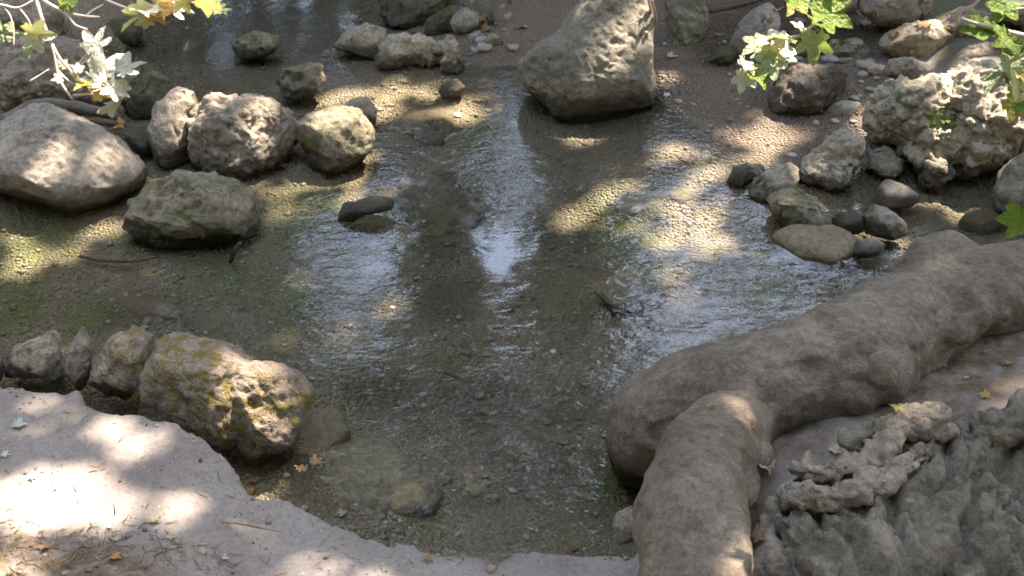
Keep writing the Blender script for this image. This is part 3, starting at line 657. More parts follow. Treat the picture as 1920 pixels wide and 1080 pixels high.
def RP(px, py, rpx, z):            # a point of the root: image place, radius in pixels, height of its axis
    q = W(px, py, z); return q, rpx * depth_of(q) / FPX
main = [RP(2150, 500, 80, .30), RP(2000, 520, 82, .30), RP(1880, 545, 86, .29), RP(1790, 560, 88, .28), RP(1700, 605, 98, .27), RP(1600, 665, 106, .26), RP(1490, 705, 106, .25), RP(1390, 730, 108, .23), RP(1290, 770, 100, .17), RP(1225, 810, 78, .08), RP(1205, 850, 56, -.06), RP(1210, 880, 48, -.2)]
fork = [RP(1420, 770, 46, .20), RP(1365, 805, 66, .27), RP(1325, 855, 84, .305), RP(1308, 915, 93, .30), RP(1300, 990, 100, .28), RP(1303, 1100, 104, .26), RP(1315, 1260, 108, .23)]
parts = [tube([a for a, _ in main], [b for _, b in main], 6, 22)]
def ball(px, py, rpx, z, sx=1, sy=1, sz=1):
    q, r = RP(px, py, rpx, z); v, f = ico(3); return q + v * np.array([sx, sy, sz]) * r, f
parts += [ball(1770, 505, 66, .30, 1.1, .8, 1), ball(1745, 525, 62, .32), ball(1815, 570, 56, .32, .7, 1.1, 1), ball(1840, 560, 66, .31), ball(1645, 700, 60, .275), ball(1662, 690, 26, .375), ball(1830, 585, 44, .345, .55, 1.2, 1), ball(1800, 615, 34, .33), ball(1590, 715, 66, .265), ball(1470, 735, 76, .265, 1.3, .9, .9),
          ball(1420, 780, 48, .23), ball(1195, 790, 58, .12, .9, 1, 1.2), ball(1215, 750, 52, .16)]
root = link("tree_root", None, None, None, W(1500, 760, .1)); root.empty_display_size = .1
tag(root, "thick smooth brown tree root forking along the right-hand bank", "tree root")
for k, pts in enumerate((parts, [tube([a for a, _ in fork], [b for _, b in fork], 6, 22), ball(1385, 905, 44, .27, .8, 1.5, .8), ball(1300, 880, 66, .295), ball(1400, 850, 42, .24)])):
    P, f = merge(pts); P, f = remesh(P, f, .008, 9); n = vnormals(P, f); o = 23.0 * k
    d = .030 * fbm(P * 3.6 + 2 + o, 3) + .008 * fbm(P * 10 + 40 + o, 2, .5, True) + .007 * fbm(P * np.array([9, 20, 14]) + 5 + o, 3) + .004 * fbm(P * np.array([30, 60, 45]), 3, .6)
    d += -.009 * smooth(perlin(P * np.array([5, 14, 9]) + 31 + o), .28, .45)
    for (px, py, z_, rad, hh2) in [(1640, 690, .37, .05, .018), (1655, 735, .33, .045, .016), (1480, 700, .38, .07, .012), (1270, 960, .36, .06, .012), (1350, 1010, .38, .05, -.012), (1560, 640, .36, .06, -.012), (1230, 1000, .3, .05, .010)]:
        c = W(px, py, z_); rr2 = np.linalg.norm(P - c, axis=1) / rad; d += hh2 * (np.exp(-rr2 ** 2) - .6 * np.exp(-((rr2 - 1.4) / .35) ** 2))
    put("root_limb", P + n * d[:, None], f, M_root, root)

# ------------------------------------------------------------------ gravel
def scatter_gravel(N):
    x = RNG.uniform(-2.5, 2.7, N * 3); y = RNG.uniform(1.9, 6.4, N * 3)
    z = ground_z(x, y, True); d = lip_s(x, y)
    cl = fbm(np.stack([x, y, x * 0], 1) * 2.3, 3)
    ok = (d < -.04) & (z < .09) & (cl > RNG.uniform(-.45, .45, N * 3)) & (RNG.uniform(size=N * 3) > .8 * smooth(z, -.02, .0))
    return x[ok][:N], y[ok][:N], z[ok][:N]
x, y, z = scatter_gravel(34000); N = len(x)
bv, bf = ico(1); nb_ = len(bv)
r = np.clip(RNG.lognormal(math.log(.0038), .45, N), .002, .013)
ang = RNG.uniform(0, 2 * np.pi, N); sxy = RNG.uniform(.7, 1.35, (N, 2)); szz = RNG.uniform(.4, .75, N)
jit = RNG.uniform(.8, 1.2, (N, nb_, 1))
lv = bv[None] * jit * np.stack([sxy[:, 0], sxy[:, 1], szz], 1)[:, None] * r[:, None, None]
ca, sa = np.cos(ang)[:, None], np.sin(ang)[:, None]
X = lv[..., 0] * ca - lv[..., 1] * sa + x[:, None]; Y = lv[..., 0] * sa + lv[..., 1] * ca + y[:, None]; Z = lv[..., 2] + z[:, None] + .25 * r[:, None]
pal = np.array([(.085, .068, .048), (.14, .115, .083), (.175, .148, .11), (.20, .168, .124), (.17, .13, .085), (.135, .098, .064), (.27, .23, .175), (.12, .105, .082), (.40, .36, .30), (.19, .115, .07)])
ci = RNG.choice(len(pal), N, p=[.14, .17, .17, .12, .13, .11, .06, .075, .01, .015]); cc = pal[ci] * RNG.uniform(.8, 1.2, (N, 1)) * np.array([1.5, 1.4, 1.28]); cc = .62 * cc + .38 * np.array([.25, .22, .175])
g2 = mk_mesh("gravel", np.stack([X, Y, Z], -1).reshape(-1, 3), (bf[None] + (np.arange(N) * nb_)[:, None, None]).reshape(-1, 3))
vattr(g2, "col", np.repeat(cc, nb_, axis=0))
t = NT("gravel_stone"); c = t.n("ShaderNodeVertexColor", layer_name="col").outputs[0]; p = t.pos()
c = t.mix(1, c, t.ramp(t.noise(p, 300, 3), [(.3, .75), (.7, 1.2)]), 'MULTIPLY')
M_grav = t.done(t.bsdf(c, .6, None, .35))
tag(link("gravel", g2, M_grav), "fine mixed gravel covering the streambed", "gravel", kind="stuff")

# single pebbles that stand out
pm = []
for k in range(6):
    v, f = ico(3); rg = np.random.default_rng(k); v = v * rg.uniform(.7, 1.2, 3) * np.array([1, 1, .65]); v = v + .4 * v * fbm(v * 1.3 + k * 7, 3)[:, None]; v[:, 2] = np.clip(v[:, 2], -.6, rg.uniform(.25, .6))
    pm.append((v, f))
M_p = {'silt': plain_mat('silty_pebble', (.10, .085, .055), (.16, .135, .09), 30), 'white': plain_mat("white_pebble", (.5, .48, .43), (.6, .58, .53)), 'tan': plain_mat("tan_pebble", (.26, .22, .16), (.34, .29, .22)), 'grey': plain_mat("grey_pebble", (.22, .21, .18), (.3, .285, .25)), 'brown': plain_mat("brown_pebble", (.14, .10, .065), (.2, .15, .1)), 'pink': plain_mat("pink_pebble", (.36, .27, .21), (.42, .33, .27))}
p_me = {}
def pebble(px, py, rpx, colr, label, group=None, name="pebble", cat="pebble"):
    q = on_ground(px, py); r_ = rpx * depth_of(q) / FPX; k = random.randrange(6)
    if (k, colr) not in p_me: p_me[(k, colr)] = mk_mesh("pebble", *pm[k]); p_me[(k, colr)].materials.append(M_p[colr])
    o = link(name, p_me[(k, colr)], None, None, q + np.array([0, 0, r_ * .1])); o.scale = (r_, r_, r_); o.rotation_euler = (0, 0, random.uniform(0, 6))
    return tag(o, label, cat, group)
pebble(1036, 660, 7, 'white', "bright white pebble on the bed in mid stream")
pebble(795, 762, 7, 'tan', "lone tan pebble in the dark lower pool")
pebble(1145, 497, 5, 'white', "small white pebble in the green algae patch")
pebble(736, 577, 6, 'white', "pale pebble on the bed below the left bright reflection")
pebble(1600, 228, 8, 'pink', "pinkish pebble beside the small angular brown stone")
pebble(1566, 228, 8, 'pink', "tan pebble on the gravel left of the angular brown stone")
pebble(1530, 232, 9, 'tan', "tan pebble below the dark wet round boulder")
pebble(1640, 170, 7, 'grey', "grey pebble in the gap left of the huge tufa boulder")
pebble(1632, 130, 8, 'tan', "tan pebble on the bank below the flat pale slab")
pebble(1250, 178, 6, 'white', "white pebble on the wet gravel right of the large olive boulder")
pebble(1272, 190, 7, 'pink', "pink pebble on the wet gravel right of the large olive boulder")
pebble(1485, 292, 9, 'pink', "pale pebble behind the rough tufa lump at the gravel bar tip")
for k in range(34):
    a, b = random.uniform(720, 960), random.uniform(150, 320)
    pebble(a, b, random.uniform(5, 9), random.choice(['grey', 'tan', 'brown', 'grey', 'brown']), "small stone scattered in the shallow riffle in front of the large olive boulder", "riffle stones")
for k in range(22):
    a, b = random.uniform(700, 1100), random.uniform(450, 680)
    pebble(a, b, random.uniform(4.5, 8), random.choice(['silt', 'tan', 'brown', 'silt', 'brown']), "small stone scattered over the open bed in mid stream", "mid-stream bed stones")
for k in range(18):
    a, b = random.uniform(720, 1130), random.uniform(740, 940)
    pebble(a, b, random.uniform(8, 17), random.choice(['silt', 'brown', 'silt']), "blurred stone lying on the bottom of the dark lower pool", "lower pool stones")
for k in range(22):
    a, b = random.uniform(1240, 1420), random.uniform(95, 250)
    pebble(a, b, random.uniform(3, 5.5), random.choice(['grey', 'tan', 'brown', 'tan']), "tiny stone on the wet brown gravel right of the large olive boulder", "gravel bar stones")
for k in range(80):
    a, b = random.choice([(random.uniform(1480, 1900), random.uniform(2, 60)), (random.uniform(1480, 1640), random.uniform(95, 125)), (random.uniform(1600, 1680), random.uniform(130, 230)), (random.uniform(880, 1000), random.uniform(20, 100)), (random.uniform(1330, 1480), random.uniform(60, 130))])
    pebble(a, b, random.choice([4, 5, 6, 7, 9, 12, 15]), random.choice(['grey', 'tan', 'brown', 'brown']), "rubble stone on the far bank between the larger rocks", "far bank rubble")

# ------------------------------------------------------------------ sticks, roots and litter
M_twig = plain_mat("pale_twig", (.42, .34, .29), (.55, .46, .40), 60)
M_stick = plain_mat("weathered_stick", (.09, .078, .063), (.17, .15, .125), 50)
M_dstick = plain_mat("dark_wet_stick", (.08, .055, .035), (.14, .1, .065), 50)
M_straw = plain_mat("straw", (.17, .115, .065), (.34, .25, .16), 25)
def stick(label, pts, rad, mat, name="stick", cat="stick", group=None, seg=7):
    P = [W(a, b, c) for a, b, c in pts]; rr = np.array(rad) if hasattr(rad, "__len__") else np.linspace(rad, rad * .6, len(P))
    v, f = tube(P, rr, 4, seg); v = v + .25 * rr.mean() * np.stack([perlin(v * 30), perlin(v * 30 + 7), perlin(v * 30 + 13)], 1)
    return tag(put(name, v, f, mat), label, cat, group)
stick("weathered grey driftwood branch behind the large smooth grey boulder", [(-40, 245, .1), (30, 215, .13), (70, 198, .15), (130, 200, .12), (175, 208, .1), (225, 222, .06)], [.022, .022, .025, .024, .02, .012], M_stick, "driftwood_branch", "branch")
stick("thinner driftwood branch lying under the grey driftwood at the left", [(80, 200, .08), (120, 215, .08), (180, 228, .07), (235, 235, .04)], [.014, .016, .014, .008], M_dstick, "driftwood_branch", "branch")
stick("dark curved branch on the shaded upper bank", [(1330, 20, .3), (1365, 14, .32), (1400, 6, .35), (1450, -10, .4)], .014, M_dstick, "branch", "branch")
stick("thin pale twig rising on the far right bank", [(1795, 45, .3), (1800, 22, .36), (1825, 10, .4), (1845, -10, .45)], .008, M_twig, "twig", "twig")
for k, (a, b) in enumerate([((1216, -5, .42), (1219, 70, .2)), ((1222, 0, .42), (1228, 60, .22)), ((1212, 60, .3), (1208, 120, .08))]):
    stick(["straggly pale rootlet hanging over the large olive boulder's right edge", "rootlet hanging just off the large olive boulder", "short rootlet low on the large olive boulder's right side"][k], [a, ((a[0] + b[0]) / 2 + 4, (a[1] + b[1]) / 2, (a[2] + b[2]) / 2), b], .006, M_twig, "rootlet", "rootlet", "hanging rootlets")
stick("dark stick poking out of the shallows below the long low rock", [(432, 490, -.06), (440, 470, -.0), (450, 455, .05)], .008, M_dstick)
stick("thin brown twig lying on the bed in mid stream", [(1115, 548, -.07), (1140, 566, -.07), (1166, 584, -.07)], .006, M_dstick, "twig", "twig")
stick("orange straw standing in the mid-stream bed", [(1090, 545, -.05), (1086, 570, -.07), (1085, 592, -.08)], .004, M_straw, "straw", "straw")
stick("dark sunken stick above the broad submerged slab", [(835, 698, -.1), (870, 715, -.1), (890, 735, -.1)], .006, M_dstick)
stick("dark sunken branch in the left shallows", [(150, 480, -.04), (190, 488, -.04), (250, 490, -.04), (300, 480, -.05)], .006, M_dstick)
stick("curled pale root strip on the near bank", [(415, 978, .2), (450, 982, .2), (490, 990, .195), (525, 996, .19)], .0028, M_straw, "root_strip", "root")

def leaf_shape(kind=0):
    lob = [(90, 1.0), (38, .86), (142, .86), (-12, .55), (192, .55)]
    pts = []
    for a in range(-60, 241, 10):
        r_ = .40
        for la, ll in lob:
            r_ = max(r_, ll * (1 - (abs(a - la) / (24 if kind == 0 else 29)) ** 1.7 * .55)) if abs(a - la) < 27 else r_
        if a in (80, 100): r_ *= .93
        pts.append((math.cos(math.radians(a)) * r_, math.sin(math.radians(a)) * r_))
    pts = [(0.0, -.05)] + pts
    v = [(0, .25, 0)] + [(a, b, 0) for a, b in pts]
    n = len(pts); f = [(0, 1 + i, 1 + (i + 1) % n) for i in range(n)]
    v = np.array(v, float)
    v[:, 2] = (.34 * np.abs(v[:, 0]) - .18 * v[:, 1] ** 2 + .06 * np.sin(v[:, 0] * 9 + kind) + .05 * np.cos(v[:, 1] * 8)) 
    # petiole
    b = len(v); v = np.vstack([v, [(-.015, 0, 0), (.015, 0, 0), (.012, -.4, .03), (-.012, -.4, .03), (0, -.7, .1)]])
    f += [(b, b + 1, b + 2), (b, b + 2, b + 3), (b + 3, b + 2, b + 4)]
    v[:, 1] += .0
    return v, np.array(f)
L_SH = [leaf_shape(0), leaf_shape(1)]
M_leaf = {'pale': leaf_mat("sun_glare_leaf", (.48, .47, .36), (.62, .60, .50), .25, .3, .5), 'green': leaf_mat("green_maple_leaf", (.10, .17, .025), (.18, .26, .04), .5),  # pale: white sun glare put into the leaf colour
          'sage': leaf_mat("pale_green_leaf", (.22, .28, .13), (.33, .37, .2), .35, .35), 'yellow': leaf_mat("yellowing_leaf", (.42, .36, .07), (.5, .46, .16), .4),
          'brown': leaf_mat("dry_brown_leaf", (.26, .15, .07), (.38, .24, .12), .25, .6), 'tan': leaf_mat("dry_tan_leaf", (.42, .34, .22), (.52, .43, .3), .25, .6), 'orange': leaf_mat("orange_leaf", (.5, .27, .07), (.6, .36, .12), .35, .6), 'greywhite': leaf_mat("bleached_litter_leaf", (.45, .46, .42), (.55, .56, .5), .2, .7)}
l_me = {}
def leaf_obj(name, kind, colr, P, tip, nrm, size, parent=None):
    if (kind, colr) not in l_me:
        me = mk_mesh("leaf", *L_SH[kind]); me.materials.append(M_leaf[colr]); l_me[(kind, colr)] = me
    nrm = nrm / np.linalg.norm(nrm); tip = tip - nrm * np.dot(tip, nrm); tip /= np.linalg.norm(tip); sx = np.cross(tip, nrm)
    o = link(name, l_me[(kind, colr)])
    m = Matrix(((sx[0] * size, tip[0] * size, nrm[0] * size, P[0]), (sx[1] * size, tip[1] * size, nrm[1] * size, P[1]), (sx[2] * size, tip[2] * size, nrm[2] * size, P[2]), (0, 0, 0, 1)))
    if parent:
        o.parent = parent; m = Matrix.Translation(-Vector(parent.location)) @ m
    o.matrix_basis = m
    return o
def branch(label, D, twigs, leaves, base, group=None):
    B = WD(base[0], base[1], D)
    e = link("maple_branch", None, None, None, B); e.empty_display_size = .05; tag(e, label, "branch", group)
    for pts, r0 in twigs:
        P = [WD(a, b, D + c) for a, b, c in [(q + (0,))[:3] for q in pts]]
        v, f = tube(P, np.linspace(r0, r0 * .55, len(P)), 4, 6); put("twig", v, f, M_twig, e)
    for (px, py, s, ang, colr, *rest) in leaves:
        a = math.radians(ang); tip = math.cos(a) * RT + math.sin(a) * UP
        g_ = RNG.normal(size=3) * .32; nrm = -FW * (rest[0] if rest else .75) + SUN * .5 + g_
        leaf_obj("leaf", random.randrange(2), colr, WD(px, py, D + random.uniform(-.05, .05)) - tip * s * .4 / FPX * D, tip - FW * random.uniform(-.3, .3), nrm, s * 1.08 / FPX * D, e)
    return e
S = 1 / 2.348
z1 = lambda L: [(a * S, b * S) for a, b in L]
BD = 2.35
branch("pale sunlit maple branch with white-glaring leaves at the upper left", BD,
    [(z1([(150, -60), (160, 0), (190, 100), (220, 180), (240, 240), (262, 350), (320, 440)]), .0042), (z1([(150, -60), (190, 0), (290, 60), (330, 110), (385, 130)]), .0036), (z1([(-40, 15), (20, 25), (80, 35), (150, 0)]), .0032),
     (z1([(225, 190), (265, 260), (310, 310), (340, 370)]), .0032), (z1([(325, 310), (360, 265), (390, 230)]), .0026), (z1([(130, 360), (170, 335), (215, 305)]), .0022), (z1([(432, 185), (425, 220), (385, 260), (330, 310)]), .0024), (z1([(300, 60), (380, 72), (440, 75)]), .003), (z1([(380, 70), (410, 45), (455, 20)]), .002),
     (z1([(320, 420), (400, 415), (550, 415)]), .0024), (z1([(0, 20), (40, 60), (60, 130), (60, 210)]), .0018), (z1([(80, 30), (120, 80), (140, 120)]), .0018), (z1([(245, 300), (300, 355), (350, 380)]), .0022)],
    [(183, 72, 44, 75, 'pale'), (205, 112, 58, 60, 'pale'), (247, 124, 42, 25, 'pale'), (170, 148, 52, 10, 'pale'), (206, 154, 46, 40, 'pale'), (222, 168, 34, -10, 'pale'), (184, 174, 28, -120, 'orange'), (228, 206, 46, -60, 'pale', .3), (74, 64, 46, -5, 'pale', .2), (56, 62, 24, 160, 'yellow', .3), (12, 55, 32, 60, 'sage'), (128, 4, 26, 80, 'green'),
     (70, 94, 40, -40, 'sage', .15), (185, 140, 36, 100, 'pale'), (195, 170, 30, -30, 'pale'), (160, 168, 24, -100, 'yellow'), (146, 126, 16, 90, 'pale'), (120, 118, 18, 60, 'pale'), (107, 150, 16, 200, 'pale'), (230, 170, 22, -80, 'pale'), (110, 125, 14, 150, 'sage')], (64, -30))
branch("short sunlit maple spray with yellow and orange leaves at the top left edge", BD,
    [(z1([(440, -40), (470, 0), (540, 30), (600, 50), (640, 48)]), .0034), (z1([(660, -40), (690, 10), (680, 60)]), .0028), (z1([(690, -10), (800, 5), (900, 20), (960, 40)]), .0022)],
    [(250, 18, 56, 175, 'pale', .3), (272, 10, 40, 120, 'pale'), (280, 38, 42, -110, 'pale'), (296, 30, 34, -40, 'orange'), (312, 14, 36, 10, 'yellow'), (335, 8, 48, 5, 'pale'), (352, 14, 34, -60, 'yellow'), (386, 18, 36, -85, 'yellow'), (403, 14, 40, -30, 'sage'), (410, 8, 36, 60, 'sage'), (270, 44, 26, 200, 'pale'), (318, 20, 28, -120, 'orange')], (195, -20))
Z3 = lambda L: [(1260 + a / 2.25, b / 2.25) for a, b in L]
branch("sunlit maple branch with white-glaring leaves at the top right", BD,
    [(Z3([(690, -60), (670, 0), (640, 60), (590, 110), (540, 150), (470, 165), (400, 200), (330, 250)]), .0036), (Z3([(680, -20), (650, 70), (620, 155)]), .0018), (Z3([(470, 165), (440, 230), (370, 290), (310, 300)]), .0024), (Z3([(690, -60), (600, -10), (560, 10)]), .0026)],
    [(1482, 8, 46, -110, 'yellow'), (1500, 2, 44, -40, 'green'), (1566, 32, 58, -30, 'green'), (1545, 22, 40, -60, 'green'), (1447, 67, 42, 170, 'pale', .3), (1470, 80, 30, 200, 'sage'), (1495, 52, 26, 140, 'pale', .3), (1526, 92, 50, -95, 'sage'), (1482, 90, 36, 10, 'pale', .3), (1433, 106, 46, 195, 'pale', .4), (1412, 86, 40, 200, 'sage', .4), (1436, 126, 42, 215, 'sage'), (1467, 122, 34, -100, 'sage'), (1391, 128, 30, -110, 'pale', .4),
     (1392, 155, 34, -100, 'pale', .3), (1419, 148, 44, -85, 'green'), (1524, 56, 36, 230, 'green'), (1450, 96, 34, 160, 'pale', .4), (1540, 88, 30, -10, 'sage')], (1566, -30))
branch("leafy green maple branch hanging in at the right edge", BD,
    [(Z3([(1560, 170), (1485, 150), (1380, 125), (1300, 105), (1220, 78)]), .0055), (Z3([(1560, 230), (1450, 260), (1380, 310)]), .0024), (Z3([(1520, 30), (1440, 40), (1390, 60)]), .0022), (Z3([(1560, 330), (1480, 400), (1460, 470)]), .002)],
    [(1875, 26, 46, -120, 'green'), (1866, 14, 30, 150, 'green'), (1830, 60, 48, 190, 'green'), (1873, 86, 52, 215, 'green'), (1905, 84, 44, -20, 'green'), (1908, 108, 44, -50, 'green'), (1862, 142, 50, 190, 'sage', .4), (1880, 158, 46, 220, 'pale', .3), (1900, 140, 46, -60, 'sage'), (1905, 170, 44, -100, 'sage'), (1895, 205, 42, -110, 'yellow'), (1912, 212, 38, -80, 'green'), (1900, 4, 40, 170, 'sage'), (1918, 130, 44, 10, 'yellow'), (1890, 122, 36, 120, 'sage')], (1953, 75))
branch("small green maple spray poking in at the right edge above the root", BD - .3,
    [(Z3([(1580, 900), (1500, 925), (1440, 935)]), .003)], [(1900, 412, 46, 180, 'green'), (1908, 402, 44, 100, 'green'), (1912, 428, 40, 230, 'green'), (1930, 415, 44, 0, 'green')], (1965, 400))

# green sprout tufts on the huge tufa boulder
dg = bpy.context.evaluated_depsgraph_get(); dg.update()
def hit(px, py):
    r_ = ray(px, py); d_ = r_ / np.linalg.norm(r_); o_ = CP.copy()
    for _ in range(6):
        ok, loc, nrm, _i, ob, _m = sc.ray_cast(dg, Vector(o_), Vector(d_))
        if not ok: return None, None
        if ob.name.startswith(("water", "leaf", "twig")): o_ = np.array(loc) + d_ * .002; continue
        return np.array(loc), np.array(nrm)
    return None, None
for k, (px, py, lab) in enumerate([(1745, 215, "green fern sprout high on the face of the huge tufa boulder"), (1752, 238, "lowest green sprout on the huge tufa boulder"), (1790, 228, "right-hand green sprout on the huge tufa boulder")]):
    q, nn = hit(px, py)
    if q is None: continue
    e = link("sprout", None, None, None, q); e.empty_display_size = .02; tag(e, lab, "plant", "sprouts on the tufa")
    for j in range(9):
        nn2 = -FW + RNG.normal(size=3) * .5
        leaf_obj("leaf", 0, 'green', q - FW * .012 + RNG.normal(size=3) * .014, RNG.normal(size=3), nn2, .014, e)

LITTER = [(1440, 878, 36, 150, 'tan', "large dry plane leaf caught between the root fork and the tufa rock"), (1682, 772, 22, 100, 'yellow', "yellowed leaf tip sticking up behind the tufa rock's rim"), (1257, 108, 17, 20, 'greywhite', "pale fallen leaf on the wet gravel right of the large olive boulder"),
          (566, 884, 20, 100, 'brown', "brown leaf floating beside the broad submerged slab"), (590, 870, 22, 40, 'brown', "brown floating leaf nearest the lichen boulder"), (287, 980, 20, 60, 'tan', "tan star-shaped dry leaf in the middle of the near bank"), (30, 800, 22, 10, 'greywhite', "bleached leaf on the near bank close to the left edge"), (58, 898, 12, 0, 'greywhite', "small bleached leaf flake on the near bank's left"), (420, 1050, 14, 30, 'greywhite', "grey-green leaf flake near the bottom of the near bank"),
          (8, 856, 14, 0, 'greywhite', "pale grey flake at the left edge of the near bank"), (228, 236, 20, 170, 'orange', "orange leaf lodged behind the large smooth grey boulder"), (205, 992, 9, 70, 'greywhite', "tiny bleached flake on the shaded middle of the near bank"), (325, 1008, 14, 200, 'tan', "curled tan leaf below the star-shaped dry leaf"), (1458, 970, 10, 0, 'tan', "small tan leaf scrap between the root and the lower right rock"), (1850, 745, 16, 150, 'orange', "reddish dry frond on the soil behind the lower right rock"),
          (1812, 712, 9, 90, 'tan', "small leaf scrap on the soil below the root"), (1890, 684, 9, 60, 'yellow', "yellow leaf scrap on the soil at the right edge"), (1845, 664, 9, 30, 'brown', "brown leaf scrap on the soil just under the root"), (525, 310, 18, 20, 'brown', "brown leaf sunk between the blocky and the long low rock"), (470, 925, 14, 80, 'orange', "orange-tan leaf scrap on the near bank edge"), (1245, 85, 8, 0, 'greywhite', "tiny pale flake near the mossy rock at top centre")]
for px, py, s, ang, colr, lab in LITTER:
    q, nn = hit(px, py)
    if q is None: continue
    if px in (566, 590): q = W(px, py, .004); nn = np.array([0, 0, 1.])
    nn = np.array([0, 0, 1.]) + .6 * nn + RNG.normal(size=3) * .15; a = math.radians(ang); tip = math.cos(a) * RT + math.sin(a) * np.array([0, 1, 0])
    tag(leaf_obj("fallen_leaf", random.randrange(2), colr, q + np.array([0, 0, .006]), tip, nn, s * depth_of(q) / FPX), lab, "leaf")
for k in range(34):
    px, py = random.choice([(random.uniform(1330, 1660), random.uniform(15, 130)), (random.uniform(1600, 1900), random.uniform(5, 130)), (random.uniform(880, 1000), random.uniform(5, 60)), (random.uniform(0, 230), random.uniform(60, 230))])
    q, nn = hit(px, py)
    if q is None or q[2] < .02: continue
    left = px < 500
    tag(leaf_obj("fallen_leaf", random.randrange(2), random.choice(['brown', 'brown', 'tan']), q + np.array([0, 0, .008]), RNG.normal(size=3), np.array([0, 0, 1.]) + RNG.normal(size=3) * .4, random.uniform(.025, .045)),
        "brown dead leaf on the shaded upper left bank" if left else "brown dead leaf among the stones of the far right bank", "leaf", "dead leaves upper left" if left else "dead leaves far bank")
for k, (px, py, lab) in enumerate([(480, 905, "dead leaf snagged at the corner of the near bank"), (640, 968, "dead leaf on the near bank edge below the broad submerged slab"), (1075, 1030, "dead leaf on the near bank edge left of the root's near limb"), (255, 745, "dead leaf caught between the near bank and the knobbly brown rock"), (1430, 1010, "dead leaf in the soil between root and lower right rock"), (1560, 845, "dead leaf behind the pale rim of the lower right rock"), (90, 1030, "curled leaf in the brown litter near the lower left corner"), (210, 1050, "broken leaf in the brown litter along the bottom edge"), (800, 1050, "small leaf on the near bank below the notch"), (1770, 690, "dead leaf on the soil under the root")]):
    q, nn = hit(px, py)
    if q is None: continue
    tag(leaf_obj("fallen_leaf", k % 2, ['brown', 'tan', 'brown', 'orange'][k % 4], q + np.array([0, 0, .007]), RNG.normal(size=3), np.array([0, 0, 1.]) + nn * .4 + RNG.normal(size=3) * .35, random.uniform(.018, .032)), lab, "leaf")
# needles, straws and crumbs of leaf mould on the near bank
vs = []
for k in range(420):
    if k < 300: px, py = random.gauss(150, 170), random.gauss(1050, 26)
    else: px, py = random.uniform(0, 900), random.uniform(760, 1080)
    q = W(px, py, .2); zz = GZ(q[0], q[1])
    if lip_s(np.array([q[0]]), np.array([q[1]]))[0] < .03: continue
    a = random.uniform(0, math.pi); l_ = random.uniform(.004, .02); q = np.array([q[0], q[1], zz + .004]); dd = np.array([math.cos(a), math.sin(a), random.uniform(-.1, .25)]) * l_
    vs.append(tube([q - dd, q + RNG.normal(size=3) * .002, q + dd], [.0009, .0012, .0006], 1, 4))
v, f = merge(vs); tag(put("leaf_mould", v, f, M_straw), "scattered straws and needles on the near bank", "leaf mould", kind="stuff")
for k in range(26):
    px, py = random.gauss(130, 150), random.gauss(1045, 28)
    if py > 1085 or px < -20: continue
    pebble(px, py, random.uniform(4, 9), random.choice(['brown', 'brown', 'tan']), "dark crumb of soil in the brown litter at the lower left corner", "litter crumbs", "soil_crumb", "crumb")

N = 2600
gxr = RNG.uniform(-1.6, 1.6, N * 3); gyr = RNG.uniform(1.6, 3.2, N * 3); dl = lip_s(gxr, gyr)
cl = fbm(np.stack([gxr, gyr, gxr * 0], 1) * 4, 3); ok = (dl > -.03) & ((cl > RNG.uniform(-.3, .5, N * 3)) | (np.abs(dl) < .03)); gxr, gyr = gxr[ok][:N], gyr[ok][:N]; N = len(gxr)
gzr = np.array([GZ(a, b) for a, b in zip(gxr, gyr)]); r = np.clip(RNG.lognormal(math.log(.0022), .5, N), .001, .008)
lv = bv[None] * RNG.uniform(.7, 1.3, (N, nb_, 1)) * RNG.uniform(.6, 1.2, (N, 1, 3)) * r[:, None, None] + np.stack([gxr, gyr, gzr + .2 * r], 1)[:, None]
gm = mk_mesh("grit", lv.reshape(-1, 3), (bf[None] + (np.arange(N) * nb_)[:, None, None]).reshape(-1, 3))
gp = np.array([(.25, .21, .175), (.3, .26, .22), (.14, .10, .07), (.2, .15, .11), (.36, .33, .29)])[RNG.integers(0, 5, N)]
vattr(gm, "col", np.repeat(gp, nb_, axis=0)); tag(link("grit", gm, M_grav), "loose grit and crumbs of earth on the near bank", "grit", kind="stuff")
# ------------------------------------------------------------------ trees that shade and are mirrored in the stream (outside the frame)
def q0(P): return P[..., :2] - SUN[:2] / SUN[2] * P[..., 2:3]
LIT = []          # sunlit flecks: place in the picture, half axes, turn, height, strength
def lit(cx, cy, rx, ry, ang=0, z=.18, s=1.0):
    a = math.radians(ang); c = W(cx, cy, z)
    u = W(cx + rx * math.cos(a), cy + rx * math.sin(a), z); v = W(cx - ry * math.sin(a), cy + ry * math.cos(a), z)
    c, u, v = (q0(k) for k in (c, u, v)); LIT.append((c, np.linalg.inv(np.stack([u - c, v - c], 1)), s))
for a in [(240, 776, 85, 24, 3), (225, 850, 115, 24, -18), (370, 830, 60, 18, -20), (130, 945, 170, 36, -6), (30, 985, 70, 26, 0), (500, 1000, 90, 28, 20), (570, 960, 70, 20, 15), (700, 1000, 130, 24, 8), (800, 1030, 120, 26, 0), (520, 1060, 90, 22, 10), (40, 800, 50, 20, 0), (900, 1030, 40, 14, 0), (1835, 785, 60, 12, -8), (1362, 850, 22, 45, 10), (1640, 690, 22, 12, 0), (1390, 905, 14, 50, 0), (330, 900, 60, 20, -15), (60, 900, 80, 24, 0), (620, 1010, 60, 20, 10)]: lit(*a, z=.24, s=.88)
for a in [(1510, 925, 55, 22, 20), (1525, 868, 30, 22, 0), (1705, 800, 50, 32, 0), (1748, 788, 26, 22, 0), (1630, 885, 70, 16, -25)]: lit(*a, z=.35, s=1.03)
